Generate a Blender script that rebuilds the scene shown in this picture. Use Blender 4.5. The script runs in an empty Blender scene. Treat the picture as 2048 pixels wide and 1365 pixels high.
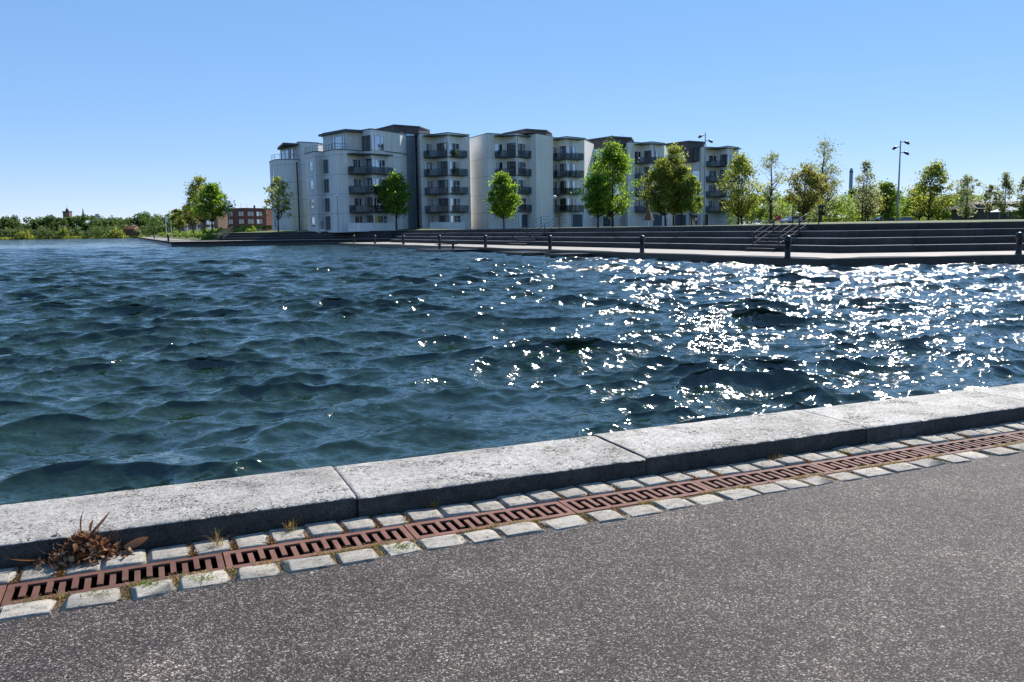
import bpy, bmesh, math, random
import numpy as np
from mathutils import Vector, Matrix

R = math.radians
rng = random.Random(7)
NR = np.random.default_rng(11)
scene = bpy.context.scene
col = scene.collection

# ------------------------------------------------------------------ camera
F_PX, PITCH, ROLL, CAM_H = 1712.7, R(7.438), R(0.786), 1.69
cam_d = bpy.data.cameras.new('camera')
cam_d.sensor_width = 36.0
cam_d.lens = 36.0 * F_PX / 2048.0
cam_d.clip_start, cam_d.clip_end = 0.05, 9000
cam = bpy.data.objects.new('camera', cam_d)
col.objects.link(cam)
cam.matrix_world = (Matrix.Translation((0, 0, CAM_H)) @ Matrix.Rotation(R(90) - PITCH, 4, 'X')
                    @ Matrix.Rotation(-ROLL, 4, 'Z'))
scene.camera = cam

# ------------------------------------------------------------------ sky, sun, exposure
SUN_AZ, SUN_EL = R(31), R(39)          # azimuth to the right of the view, elevation
world = bpy.data.worlds.new('World')
scene.world = world
world.use_nodes = True
wn = world.node_tree.nodes
wl = world.node_tree.links
wn.clear()
wo = wn.new('ShaderNodeOutputWorld')
wb = wn.new('ShaderNodeBackground')
ws = wn.new('ShaderNodeTexSky')
ws.sky_type = 'NISHITA'
ws.sun_disc = False
ws.sun_elevation = SUN_EL
ws.sun_rotation = SUN_AZ
ws.altitude = 0
ws.air_density = 0.6
ws.dust_density = 0.0
ws.ozone_density = 10.0
wb.inputs['Strength'].default_value = 0.11
sg = wn.new('ShaderNodeGamma')            # softer fall-off from horizon to zenith, as the camera's tone curve shows it
sg.inputs[1].default_value = 0.38
sh = wn.new('ShaderNodeHueSaturation')
sh.inputs['Saturation'].default_value = 1.55
sh.inputs['Value'].default_value = 2.66
wl.new(ws.outputs[0], sg.inputs[0])
wl.new(sg.outputs[0], sh.inputs['Color'])
st_ = wn.new('ShaderNodeMix')             # white balance of the picture
st_.data_type, st_.blend_type = 'RGBA', 'MULTIPLY'
st_.inputs[0].default_value = 1.0
st_.inputs[7].default_value = (1.22, 1.05, 1.08, 1.0)
wl.new(sh.outputs[0], st_.inputs[6])
wl.new(st_.outputs[2], wb.inputs[0])
wl.new(wb.outputs[0], wo.inputs[0])

sun_d = bpy.data.lights.new('sun', 'SUN')
sun_d.energy = 5.0
sun_d.angle = R(0.53)
sun_d.color = (1.0, 0.95, 0.88)
sun = bpy.data.objects.new('sun', sun_d)
col.objects.link(sun)
sdir = Vector((math.sin(SUN_AZ) * math.cos(SUN_EL), math.cos(SUN_AZ) * math.cos(SUN_EL), math.sin(SUN_EL)))
sun.rotation_euler = sdir.to_track_quat('Z', 'Y').to_euler()
sun.location = (30, 40, 60)

vs = scene.view_settings
vs.view_transform = 'Standard'
vs.look = 'None'
vs.exposure = 0.62
vs.gamma = 1.0
vs.use_curve_mapping = False
scene.cycles.use_denoising = True
scene.cycles.denoiser = 'OPENIMAGEDENOISE'
scene.cycles.denoising_input_passes = 'RGB_ALBEDO_NORMAL'
scene.cycles.denoising_prefilter = 'ACCURATE'
scene.cycles.max_bounces = 6
scene.cycles.transparent_max_bounces = 8
scene.cycles.caustics_reflective = False
scene.cycles.caustics_refractive = False
scene.cycles.sample_clamp_indirect = 4.0


# ------------------------------------------------------------------ survey helpers (pixel of the photo -> place)
def ray(px, py):
    u, v = px - 1024.0, py - 682.5
    c, s = math.cos(ROLL), math.sin(ROLL)
    X, Y = c * u - s * v, s * u + c * v
    up = -Y
    return (X, F_PX * math.cos(PITCH) + up * math.sin(PITCH), -F_PX * math.sin(PITCH) + up * math.cos(PITCH))


def at_y(px, py, y):
    x, yy, z = ray(px, py)
    k = y / yy
    return Vector((x * k, y, CAM_H + z * k))


def at_z(px, py, z):
    x, yy, zz = ray(px, py)
    k = (z - CAM_H) / zz
    return Vector((x * k, yy * k, z))


def hor(px):
    return 459.0 - 0.0137 * (px - 1024)


def gx(px, y, py=None):
    """x of the pixel column px at distance y"""
    return at_y(px, hor(px) if py is None else py, y).x


# ------------------------------------------------------------------ mesh helpers
class MB:
    def __init__(self):
        self.v, self.f, self.m = [], [], []

    def add(self, vs, fs, mi=0):
        o = len(self.v)
        self.v += [tuple(p) for p in vs]
        self.f += [tuple(i + o for i in f) for f in fs]
        self.m += [mi] * len(fs)

    def box(self, c, s, rz=0.0, mi=0, taper=1.0):
        x, y, z = s[0] / 2, s[1] / 2, s[2] / 2
        cz, sz = math.cos(rz), math.sin(rz)
        p = []
        for dz in (-z, z):
            t = taper if dz > 0 else 1.0
            for dx, dy in ((-x, -y), (x, -y), (x, y), (-x, y)):
                dx, dy = dx * t, dy * t
                p.append((c[0] + dx * cz - dy * sz, c[1] + dx * sz + dy * cz, c[2] + dz))
        self.add(p, [(3, 2, 1, 0), (4, 5, 6, 7), (0, 1, 5, 4), (1, 2, 6, 5), (2, 3, 7, 6), (3, 0, 4, 7)], mi)

    def bar(self, a, b, w, h=None, mi=0):
        """rectangular bar from a to b"""
        a, b = Vector(a), Vector(b)
        h = h or w
        d = (b - a).normalized()
        up = Vector((0, 0, 1)) if abs(d.z) < 0.95 else Vector((0, 1, 0))
        s = d.cross(up).normalized() * (w / 2)
        u = s.cross(d).normalized() * (h / 2)
        p = [a - s - u, a + s - u, a + s + u, a - s + u, b - s - u, b + s - u, b + s + u, b - s + u]
        self.add(p, [(0, 1, 2, 3), (7, 6, 5, 4), (4, 5, 1, 0), (5, 6, 2, 1), (6, 7, 3, 2), (7, 4, 0, 3)], mi)

    def tube(self, pts, rads, n=6, mi=0, cap=True):
        rings = []
        pts = [Vector(p) for p in pts]
        for i, p in enumerate(pts):
            d = (pts[min(i + 1, len(pts) - 1)] - pts[max(i - 1, 0)])
            d = d.normalized() if d.length > 1e-9 else Vector((0, 0, 1))
            up = Vector((0, 0, 1)) if abs(d.z) < 0.9 else Vector((1, 0, 0))
            s = d.cross(up).normalized()
            u = s.cross(d).normalized()
            r = rads[i] if hasattr(rads, '__len__') else rads
            rings.append([p + (s * math.cos(2 * math.pi * k / n) + u * math.sin(2 * math.pi * k / n)) * r for k in range(n)])
        vs = [q for rr in rings for q in rr]
        fs = []
        for i in range(len(pts) - 1):
            for k in range(n):
                k2 = (k + 1) % n
                fs.append((i * n + k, i * n + k2, (i + 1) * n + k2, (i + 1) * n + k))
        if cap:
            fs.append(tuple(range(n - 1, -1, -1)))
            fs.append(tuple((len(pts) - 1) * n + k for k in range(n)))
        self.add(vs, fs, mi)

    def lathe(self, c, prof, n=16, mi=0):
        vs, fs = [], []
        for r, z in prof:
            for k in range(n):
                a = 2 * math.pi * k / n
                vs.append((c[0] + r * math.cos(a), c[1] + r * math.sin(a), c[2] + z))
        for i in range(len(prof) - 1):
            for k in range(n):
                k2 = (k + 1) % n
                fs.append((i * n + k, i * n + k2, (i + 1) * n + k2, (i + 1) * n + k))
        fs.append(tuple(range(n - 1, -1, -1)))
        fs.append(tuple((len(prof) - 1) * n + k for k in range(n)))
        self.add(vs, fs, mi)

    def prism(self, poly, z0, z1, mi=0, top_mi=None):
        n = len(poly)
        vs = [(p[0], p[1], z0) for p in poly] + [(p[0], p[1], z1) for p in poly]
        fs = [(i, (i + 1) % n, n + (i + 1) % n, n + i) for i in range(n)]
        self.add(vs, fs, mi)
        self.add([(p[0], p[1], z1) for p in poly], [tuple(range(n))], mi if top_mi is None else top_mi)
        self.add([(p[0], p[1], z0) for p in poly], [tuple(range(n - 1, -1, -1))], mi)

    def build(self, name, mats, parent=None, smooth=False, loc=None):
        me = bpy.data.meshes.new(name)
        off = Vector(loc) if loc is not None else None
        v = self.v if off is None else [tuple(Vector(p) - off) for p in self.v]
        me.from_pydata(v, [], self.f)
        if not isinstance(mats, (list, tuple)):
            mats = [mats]
        for m in mats:
            me.materials.append(m)
        if len(mats) > 1:
            me.polygons.foreach_set('material_index', self.m)
        if smooth:
            me.polygons.foreach_set('use_smooth', [True] * len(me.polygons))
        me.update()
        o = bpy.data.objects.new(name, me)
        col.objects.link(o)
        if off is not None:
            o.location = off
        if parent is not None:
            put(o, parent)
        return o


def put(o, parent):
    """parent a world-placed part to its thing without moving it"""
    o.parent = parent
    m = Matrix.Identity(4)
    q, chain = parent, []
    while q is not None:
        chain.append(Matrix.LocRotScale(q.location, q.rotation_euler, q.scale))
        q = q.parent
    for c in reversed(chain):
        m = m @ c
    o.matrix_basis = m.inverted() @ Matrix.LocRotScale(o.location, o.rotation_euler, o.scale)


def link_mesh(name, me, loc=(0, 0, 0), rz=0.0, parent=None, scale=(1, 1, 1)):
    o = bpy.data.objects.new(name, me)
    col.objects.link(o)
    o.location, o.rotation_euler, o.scale = loc, (0, 0, rz), scale
    if parent is not None:
        put(o, parent)
    return o


def tag(o, label=None, cat=None, group=None, kind=None):
    if label:
        o['label'] = label
    if cat:
        o['category'] = cat
    if group:
        o['group'] = group
    if kind:
        o['kind'] = kind
    return o


def thing(name, label, cat, loc=(0, 0, 0), rz=0.0, group=None):
    o = bpy.data.objects.new(name, None)
    col.objects.link(o)
    o.location, o.rotation_euler = loc, (0, 0, rz)
    o.empty_display_size = 0.2
    return tag(o, label, cat, group)


def np_mesh(name, V, Fq, mats, loc=None, smooth=False):
    """mesh from numpy: V (n,3), Fq (m,k) all faces with k corners"""
    me = bpy.data.meshes.new(name)
    V = np.asarray(V, np.float32)
    Fq = np.asarray(Fq, np.int32)
    me.vertices.add(len(V))
    me.vertices.foreach_set('co', V.ravel())
    m, k = Fq.shape
    me.loops.add(m * k)
    me.loops.foreach_set('vertex_index', Fq.ravel())
    me.polygons.add(m)
    me.polygons.foreach_set('loop_start', np.arange(0, m * k, k, dtype=np.int32))
    try:
        me.polygons.foreach_set('loop_total', np.full(m, k, np.int32))
    except Exception:
        pass
    if smooth:
        me.polygons.foreach_set('use_smooth', np.ones(m, bool))
    for q in (mats if isinstance(mats, (list, tuple)) else [mats]):
        me.materials.append(q)
    me.update(calc_edges=True)
    me.validate()
    return me


def np_obj(name, V, Fq, mats, parent=None, smooth=False):
    o = bpy.data.objects.new(name, np_mesh(name, V, Fq, mats, smooth=smooth))
    col.objects.link(o)
    if parent is not None:
        put(o, parent)
    return o


# ------------------------------------------------------------------ materials
def nodes_of(name):
    m = bpy.data.materials.new(name)
    m.use_nodes = True
    nt = m.node_tree
    b = nt.nodes['Principled BSDF']
    return m, nt, b


def N(nt, t, **kw):
    n = nt.nodes.new(t)
    for k, v in kw.items():
        if k in n.inputs.keys():
            n.inputs[k].default_value = v
        else:
            setattr(n, k, v)
    return n


def ramp(nt, stops):
    r = nt.nodes.new('ShaderNodeValToRGB')
    e = r.color_ramp.elements
    while len(e) < len(stops):
        e.new(0.5)
    for i, (p, c) in enumerate(stops):
        e[i].position = p
        e[i].color = (*c, 1.0) if len(c) == 3 else c
    return r


def mix(nt, fac, a, b, mode='MIX'):
    n = nt.nodes.new('ShaderNodeMix')
    n.data_type = 'RGBA'
    n.blend_type = mode
    for sock, val in ((0, fac), (6, a), (7, b)):
        if isinstance(val, (int, float)):
            n.inputs[sock].default_value = val
        elif isinstance(val, tuple):
            n.inputs[sock].default_value = (*val, 1.0) if len(val) == 3 else val
        else:
            nt.links.new(val, n.inputs[sock])
    return n.outputs[2]


def coords(nt, kind='Object'):
    return nt.nodes.new('ShaderNodeTexCoord').outputs[kind]


def bump(nt, b, h, strength=0.3, dist=0.01):
    n = N(nt, 'ShaderNodeBump', Strength=strength, Distance=dist)
    nt.links.new(h, n.inputs['Height'])
    nt.links.new(n.outputs[0], b.inputs['Normal'])
    return n


def plain(name, c, rough=0.6, metal=0.0, var=0.12, scale=3.0, spec=0.4, fine=None):
    """painted / solid surface with soft uneven wear"""
    m, nt, b = nodes_of(name)
    co = coords(nt)
    n1 = N(nt, 'ShaderNodeTexNoise', Scale=scale, Detail=6.0, Roughness=0.65)
    nt.links.new(co, n1.inputs['Vector'])
    lo = tuple(x * (1 - var) for x in c)
    hi = tuple(min(1, x * (1 + var)) for x in c)
    r = ramp(nt, [(0.3, lo), (0.7, hi)])
    nt.links.new(n1.outputs[0], r.inputs[0])
    nt.links.new(r.outputs[0], b.inputs['Base Color'])
    b.inputs['Roughness'].default_value = rough
    b.inputs['Metallic'].default_value = metal
    b.inputs['Specular IOR Level'].default_value = spec
    if fine:
        n2 = N(nt, 'ShaderNodeTexNoise', Scale=fine[0], Detail=4.0)
        nt.links.new(co, n2.inputs['Vector'])
        bump(nt, b, n2.outputs[0], fine[1], fine[2])
    return m


M = {}
M['black_metal'] = plain('black_metal', (0.012, 0.013, 0.016), 0.45, 0.0, 0.3, 8)
M['dark_metal'] = plain('dark_metal', (0.035, 0.04, 0.045), 0.45, 0.2, 0.2, 4)
M['grey_metal'] = plain('grey_metal', (0.22, 0.24, 0.26), 0.4, 0.5, 0.15, 4)
M['white_paint'] = plain('white_paint', (0.72, 0.73, 0.74), 0.5, 0, 0.06)
M['roof_dark'] = plain('roof_dark', (0.075, 0.085, 0.085), 0.6, 0, 0.2, 1.5)
M['attic_brown'] = plain('attic_brown', (0.085, 0.075, 0.075), 0.6, 0, 0.2, 1.0)
M['garage'] = plain('garage', (0.06, 0.075, 0.11), 0.55, 0, 0.15, 1.5)
M['red_paint'] = plain('red_paint', (0.5, 0.03, 0.03), 0.5, 0, 0.15)
M['brown_wood'] = plain('brown_wood', (0.11, 0.065, 0.03), 0.75, 0, 0.3, 2.0)
M['wet_wood'] = plain('wet_wood', (0.03, 0.025, 0.022), 0.35, 0, 0.3, 2.0)
M['rubber'] = plain('rubber', (0.015, 0.015, 0.015), 0.8)
M['navy_car'] = plain('navy_car', (0.015, 0.025, 0.06), 0.2, 0.3, 0.05)
M['silver_car'] = plain('silver_car', (0.45, 0.46, 0.48), 0.25, 0.6, 0.05)
M['grey_car'] = plain('grey_car', (0.16, 0.17, 0.18), 0.25, 0.5, 0.05)
M['skin'] = plain('skin', (0.5, 0.3, 0.22), 0.6)
M['shirt'] = plain('shirt', (0.75, 0.74, 0.74), 0.8)
M['jeans'] = plain('jeans', (0.04, 0.05, 0.08), 0.85)
M['hair'] = plain('hair', (0.05, 0.035, 0.025), 0.7)
M['stone_figure'] = plain('stone_figure', (0.2, 0.17, 0.14), 0.8, 0, 0.3, 6)
M['chimney'] = plain('chimney', (0.2, 0.3, 0.42), 0.6, 0, 0.08, 0.2)
M['cloth_white'] = plain('cloth_white', (0.75, 0.76, 0.78), 0.8)
M['roof_brown'] = plain('roof_brown', (0.12, 0.085, 0.07), 0.85, 0, 0.25, 0.8)
M['roof_orange'] = plain('roof_orange', (0.4, 0.13, 0.06), 0.85, 0, 0.25, 0.8)
M['far_brick'] = plain('far_brick', (0.2, 0.11, 0.09), 0.85, 0, 0.2, 0.3)
M['far_wall'] = plain('far_wall', (0.4, 0.4, 0.4), 0.85, 0, 0.15, 0.3)


def glass_mat(name, tint, rough=0.04, refl=0.45):
    m, nt, b = nodes_of(name)
    b.inputs['Base Color'].default_value = (*tint, 1)
    b.inputs['Roughness'].default_value = rough
    b.inputs['Specular IOR Level'].default_value = 0.8
    g = N(nt, 'ShaderNodeBsdfGlossy', Roughness=rough)
    g.inputs['Color'].default_value = (0.75, 0.85, 0.95, 1)
    # panes are never perfectly flat
    n = N(nt, 'ShaderNodeTexNoise', Scale=0.7, Detail=1.0)
    nt.links.new(coords(nt), n.inputs['Vector'])
    bp = N(nt, 'ShaderNodeBump', Strength=0.05, Distance=0.2)
    nt.links.new(n.outputs[0], bp.inputs['Height'])
    nt.links.new(bp.outputs[0], g.inputs['Normal'])
    mx = N(nt, 'ShaderNodeMixShader')
    mx.inputs[0].default_value = refl
    nt.links.new(b.outputs[0], mx.inputs[1])
    nt.links.new(g.outputs[0], mx.inputs[2])
    nt.links.new(mx.outputs[0], nt.nodes['Material Output'].inputs[0])
    return m


M['pane'] = glass_mat('pane', (0.02, 0.025, 0.03), 0.05, 0.42)
M['pane_curtain'] = glass_mat('pane_curtain', (0.38, 0.37, 0.35), 0.05, 0.22)
M['pane_dark'] = glass_mat('pane_dark', (0.012, 0.013, 0.016), 0.06, 0.12)
M['pane_stair'] = glass_mat('pane_stair', (0.10, 0.145, 0.19), 0.05, 0.4)


def rail_glass():
    m, nt, b = nodes_of('rail_glass')
    t = N(nt, 'ShaderNodeBsdfTransparent')
    t.inputs[0].default_value = (0.32, 0.36, 0.38, 1)
    g = N(nt, 'ShaderNodeBsdfGlossy', Roughness=0.06)
    g.inputs[0].default_value = (0.8, 0.9, 1, 1)
    mx = N(nt, 'ShaderNodeMixShader')
    mx.inputs[0].default_value = 0.035
    nt.links.new(t.outputs[0], mx.inputs[1])
    nt.links.new(g.outputs[0], mx.inputs[2])
    nt.links.new(mx.outputs[0], nt.nodes['Material Output'].inputs[0])
    return m


M['rail_glass'] = rail_glass()


def wall_mat():
    m, nt, b = nodes_of('render_wall')
    co = coords(nt)
    n1 = N(nt, 'ShaderNodeTexNoise', Scale=0.25, Detail=5.0, Roughness=0.6)
    n2 = N(nt, 'ShaderNodeTexNoise', Scale=1.0, Detail=6.0, Roughness=0.7)
    mp = N(nt, 'ShaderNodeMapping')
    mp.inputs['Scale'].default_value = (3.0, 3.0, 0.12)       # rain streaks
    nt.links.new(co, mp.inputs[0])
    nt.links.new(co, n1.inputs['Vector'])
    nt.links.new(mp.outputs[0], n2.inputs['Vector'])
    r1 = ramp(nt, [(0.3, (0.72, 0.715, 0.70)), (0.75, (0.84, 0.835, 0.82))])
    nt.links.new(n1.outputs[0], r1.inputs[0])
    r2 = ramp(nt, [(0.33, (0.8, 0.79, 0.77)), (0.6, (1, 1, 1))])
    nt.links.new(n2.outputs[0], r2.inputs[0])
    nt.links.new(mix(nt, 1.0, r1.outputs[0], r2.outputs[0], 'MULTIPLY'), b.inputs['Base Color'])
    b.inputs['Roughness'].default_value = 0.75
    return m


M['wall'] = wall_mat()


def brick_mat(name, c1, c2, mortar, scale):
    m, nt, b = nodes_of(name)
    br = N(nt, 'ShaderNodeTexBrick', Scale=scale)
    br.inputs['Color1'].default_value = (*c1, 1)
    br.inputs['Color2'].default_value = (*c2, 1)
    br.inputs['Mortar'].default_value = (*mortar, 1)
    nt.links.new(coords(nt, 'Generated'), br.inputs['Vector'])
    n = N(nt, 'ShaderNodeTexNoise', Scale=0.6, Detail=5.0)
    nt.links.new(coords(nt), n.inputs['Vector'])
    r = ramp(nt, [(0.3, (0.75, 0.75, 0.75)), (0.7, (1.1, 1.05, 1.0))])
    nt.links.new(n.outputs[0], r.inputs[0])
    nt.links.new(mix(nt, 1.0, br.outputs[0], r.outputs[0], 'MULTIPLY'), b.inputs['Base Color'])
    b.inputs['Roughness'].default_value = 0.85
    return m


M['red_brick'] = brick_mat('red_brick', (0.21, 0.045, 0.035), (0.16, 0.035, 0.03), (0.2, 0.15, 0.12), 60)
M['tan_brick'] = brick_mat('tan_brick', (0.3, 0.17, 0.12), (0.25, 0.13, 0.1), (0.25, 0.2, 0.17), 60)


def concrete_mat(name, c, speck=0.25, scale=1.0, rough=0.85, streak=True):
    m, nt, b = nodes_of(name)
    co = coords(nt)
    big = N(nt, 'ShaderNodeTexNoise', Scale=0.5 * scale, Detail=6.0, Roughness=0.65)
    fine = N(nt, 'ShaderNodeTexNoise', Scale=18 * scale, Detail=5.0, Roughness=0.75)
    nt.links.new(co, big.inputs['Vector'])
    nt.links.new(co, fine.inputs['Vector'])
    r1 = ramp(nt, [(0.3, tuple(x * 0.72 for x in c)), (0.7, tuple(min(1, x * 1.18) for x in c))])
    nt.links.new(big.outputs[0], r1.inputs[0])
    r2 = ramp(nt, [(0.3, (1 - speck,) * 3), (0.7, (1 + speck * 0.5,) * 3)])
    nt.links.new(fine.outputs[0], r2.inputs[0])
    out = mix(nt, 1.0, r1.outputs[0], r2.outputs[0], 'MULTIPLY')
    if streak:
        mp = N(nt, 'ShaderNodeMapping')
        mp.inputs['Scale'].default_value = (1.4, 1.4, 0.1)
        nt.links.new(co, mp.inputs[0])
        st = N(nt, 'ShaderNodeTexNoise', Scale=1.6, Detail=5.0, Roughness=0.7)
        nt.links.new(mp.outputs[0], st.inputs['Vector'])
        r3 = ramp(nt, [(0.35, (0.62, 0.62, 0.62)), (0.6, (1, 1, 1))])
        nt.links.new(st.outputs[0], r3.inputs[0])
        out = mix(nt, 1.0, out, r3.outputs[0], 'MULTIPLY')
    info = nt.nodes.new('ShaderNodeObjectInfo')
    mr = N(nt, 'ShaderNodeMapRange')
    mr.inputs['To Min'].default_value = 0.72
    mr.inputs['To Max'].default_value = 1.3
    nt.links.new(info.outputs['Random'], mr.inputs[0])
    hv = N(nt, 'ShaderNodeHueSaturation')
    nt.links.new(mr.outputs[0], hv.inputs['Value'])
    nt.links.new(out, hv.inputs['Color'])
    nt.links.new(hv.outputs[0], b.inputs['Base Color'])
    b.inputs['Roughness'].default_value = rough
    bump(nt, b, fine.outputs[0], 0.25, 0.01)
    return m


M['step_concrete'] = concrete_mat('step_concrete', (0.035, 0.035, 0.035))  # dark concrete; the shade of the risers is put into the colour too
M['tread_concrete'] = concrete_mat('tread_concrete', (0.34, 0.325, 0.3), streak=False)  # paler copy for nosings and treads, their sunlight put into the colour
M['prom_concrete'] = concrete_mat('prom_concrete', (0.42, 0.37, 0.32), streak=False)
M['quay_concrete'] = concrete_mat('quay_concrete', (0.34, 0.32, 0.29), streak=True)
M['wet_concrete'] = concrete_mat('wet_concrete', (0.03, 0.03, 0.028), rough=0.35)


def granite_mat(name, base, dark, light, pits=True, bscale=1.0):
    """coarse grey stone: crystals, pits and lichen"""
    m, nt, b = nodes_of(name)
    co = coords(nt)
    info = nt.nodes.new('ShaderNodeObjectInfo')
    off = N(nt, 'ShaderNodeVectorMath', operation='ADD')
    sc_ = N(nt, 'ShaderNodeVectorMath', operation='SCALE')
    sc_.inputs['Scale'].default_value = 37.0
    cmb = N(nt, 'ShaderNodeCombineXYZ')
    for k in range(3):
        nt.links.new(info.outputs['Random'], cmb.inputs[k])
    nt.links.new(cmb.outputs[0], sc_.inputs[0])
    nt.links.new(co, off.inputs[0])
    nt.links.new(sc_.outputs[0], off.inputs[1])
    v = off.outputs[0]
    big = N(nt, 'ShaderNodeTexNoise', Scale=2.2 * bscale, Detail=7.0, Roughness=0.7)
    mid = N(nt, 'ShaderNodeTexNoise', Scale=26 * bscale, Detail=6.0, Roughness=0.8)
    vor = N(nt, 'ShaderNodeTexVoronoi', Scale=170 * bscale)
    for n in (big, mid, vor):
        nt.links.new(v, n.inputs['Vector'])
    r1 = ramp(nt, [(0.28, dark), (0.5, base), (0.72, light)])
    nt.links.new(big.outputs[0], r1.inputs[0])
    r2 = ramp(nt, [(0.32, (0.22, 0.21, 0.20)), (0.44, (0.85, 0.85, 0.85)), (0.66, (1.2, 1.19, 1.17))])
    nt.links.new(mid.outputs[0], r2.inputs[0])
    c = mix(nt, 1.0, r1.outputs[0], r2.outputs[0], 'MULTIPLY')
    sep = nt.nodes.new('ShaderNodeSeparateColor')
    nt.links.new(vor.outputs['Color'], sep.inputs[0])
    r3 = ramp(nt, [(0.0, (0.25, 0.24, 0.23)), (0.2, (0.7, 0.7, 0.7)), (0.7, (1.0, 1.0, 1.0)), (1.0, (1.5, 1.48, 1.42))])
    nt.links.new(sep.outputs[0], r3.inputs[0])
    c = mix(nt, 0.75, c, mix(nt, 1.0, c, r3.outputs[0], 'MULTIPLY'))
    pit = N(nt, 'ShaderNodeTexNoise', Scale=55 * bscale, Detail=3.0, Roughness=0.6)
    pmask = N(nt, 'ShaderNodeTexNoise', Scale=3.5 * bscale, Detail=5.0, Roughness=0.7)
    for n in (pit, pmask):
        nt.links.new(v, n.inputs['Vector'])
    pm = N(nt, 'ShaderNodeMath', operation='MULTIPLY')
    nt.links.new(pit.outputs[0], pm.inputs[0])
    nt.links.new(pmask.outputs[0], pm.inputs[1])
    pr = ramp(nt, [(0.285, (0, 0, 0)), (0.345, (1, 1, 1))])
    nt.links.new(pm.outputs[0], pr.inputs[0])
    c = mix(nt, pr.outputs[0], c, (0.06, 0.055, 0.045))
    # per stone tone
    hv = N(nt, 'ShaderNodeHueSaturation')
    mr = N(nt, 'ShaderNodeMapRange')
    mr.inputs['To Min'].default_value = 0.86
    mr.inputs['To Max'].default_value = 1.12
    nt.links.new(info.outputs['Random'], mr.inputs[0])
    nt.links.new(mr.outputs[0], hv.inputs['Value'])
    nt.links.new(c, hv.inputs['Color'])
    nt.links.new(hv.outputs[0], b.inputs['Base Color'])
    b.inputs['Roughness'].default_value = 0.8
    b.inputs['Specular IOR Level'].default_value = 0.3
    add = N(nt, 'ShaderNodeMath', operation='ADD')
    mul = N(nt, 'ShaderNodeMath', operation='MULTIPLY')
    mul.inputs[1].default_value = 0.35
    nt.links.new(sep.outputs[0], mul.inputs[0])
    nt.links.new(mid.outputs[0], add.inputs[0])
    nt.links.new(mul.outputs[0], add.inputs[1])
    bump(nt, b, add.outputs[0], 0.55, 0.012)
    return m


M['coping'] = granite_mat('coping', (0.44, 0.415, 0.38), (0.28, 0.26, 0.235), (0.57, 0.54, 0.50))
M['coping_face_shaded'] = granite_mat('coping_face_shaded', (0.06, 0.056, 0.05), (0.032, 0.03, 0.027), (0.115, 0.108, 0.098))  # dirty vertical faces, darkened further with their shade put into the colour
M['cobble'] = granite_mat('cobble', (0.47, 0.43, 0.37), (0.35, 0.315, 0.265), (0.56, 0.52, 0.46), bscale=1.2)


def asphalt_mat():
    m, nt, b = nodes_of('asphalt')
    co = coords(nt)
    v1 = N(nt, 'ShaderNodeTexVoronoi', Scale=145)
    v2 = N(nt, 'ShaderNodeTexVoronoi', Scale=210)
    big = N(nt, 'ShaderNodeTexNoise', Scale=1.15, Detail=7.0, Roughness=0.66)
    mid = N(nt, 'ShaderNodeTexNoise', Scale=9.0, Detail=5.0, Roughness=0.7)
    for n in (v1, v2, big, mid):
        nt.links.new(co, n.inputs['Vector'])
    s1 = nt.nodes.new('ShaderNodeSeparateColor')
    nt.links.new(v1.outputs['Color'], s1.inputs[0])
    s2 = nt.nodes.new('ShaderNodeSeparateColor')
    nt.links.new(v2.outputs['Color'], s2.inputs[0])
    r1 = ramp(nt, [(0.0, (0.010, 0.009, 0.008)), (0.5, (0.04, 0.035, 0.033)), (0.74, (0.10, 0.088, 0.082)),
                   (0.86, (0.26, 0.24, 0.22)), (1.0, (0.75, 0.71, 0.67))])
    nt.links.new(s1.outputs[0], r1.inputs[0])
    r2 = ramp(nt, [(0.0, (0.025, 0.022, 0.02)), (0.7, (0.07, 0.06, 0.056)), (1.0, (0.36, 0.33, 0.3))])
    nt.links.new(s2.outputs[1], r2.inputs[0])
    c = mix(nt, 0.42, r1.outputs[0], r2.outputs[0])
    rb = ramp(nt, [(0.34, (0.8, 0.79, 0.79)), (0.52, (1.02, 1.0, 1.0)), (0.6, (1.3, 1.27, 1.22)), (0.7, (2.1, 2.04, 1.94))])
    nt.links.new(big.outputs[0], rb.inputs[0])
    c = mix(nt, 1.0, c, rb.outputs[0], 'MULTIPLY')
    rm = ramp(nt, [(0.3, (0.56, 0.515, 0.49)), (0.7, (0.92, 0.86, 0.825))])
    nt.links.new(mid.outputs[0], rm.inputs[0])
    c = mix(nt, 1.0, c, rm.outputs[0], 'MULTIPLY')
    # scattered pale chips and droppings
    v3 = N(nt, 'ShaderNodeTexVoronoi', Scale=5.0)
    nt.links.new(co, v3.inputs['Vector'])
    lt = N(nt, 'ShaderNodeMath', operation='LESS_THAN')
    lt.inputs[1].default_value = 0.045
    nt.links.new(v3.outputs['Distance'], lt.inputs[0])
    s3 = nt.nodes.new('ShaderNodeSeparateColor')
    nt.links.new(v3.outputs['Color'], s3.inputs[0])
    gt = N(nt, 'ShaderNodeMath', operation='GREATER_THAN')
    gt.inputs[1].default_value = 0.82
    nt.links.new(s3.outputs[2], gt.inputs[0])
    an = N(nt, 'ShaderNodeMath', operation='MULTIPLY')
    nt.links.new(lt.outputs[0], an.inputs[0])
    nt.links.new(gt.outputs[0], an.inputs[1])
    c = mix(nt, an.outputs[0], c, (0.4, 0.38, 0.35))
    nt.links.new(c, b.inputs['Base Color'])
    b.inputs['Roughness'].default_value = 0.75
    b.inputs['Specular IOR Level'].default_value = 0.22
    ad = N(nt, 'ShaderNodeMath', operation='ADD')
    nt.links.new(v1.outputs['Distance'], ad.inputs[0])
    nt.links.new(v2.outputs['Distance'], ad.inputs[1])
    bump(nt, b, ad.outputs[0], 0.7, 0.004).invert = True
    return m


M['asphalt'] = asphalt_mat()


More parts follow.
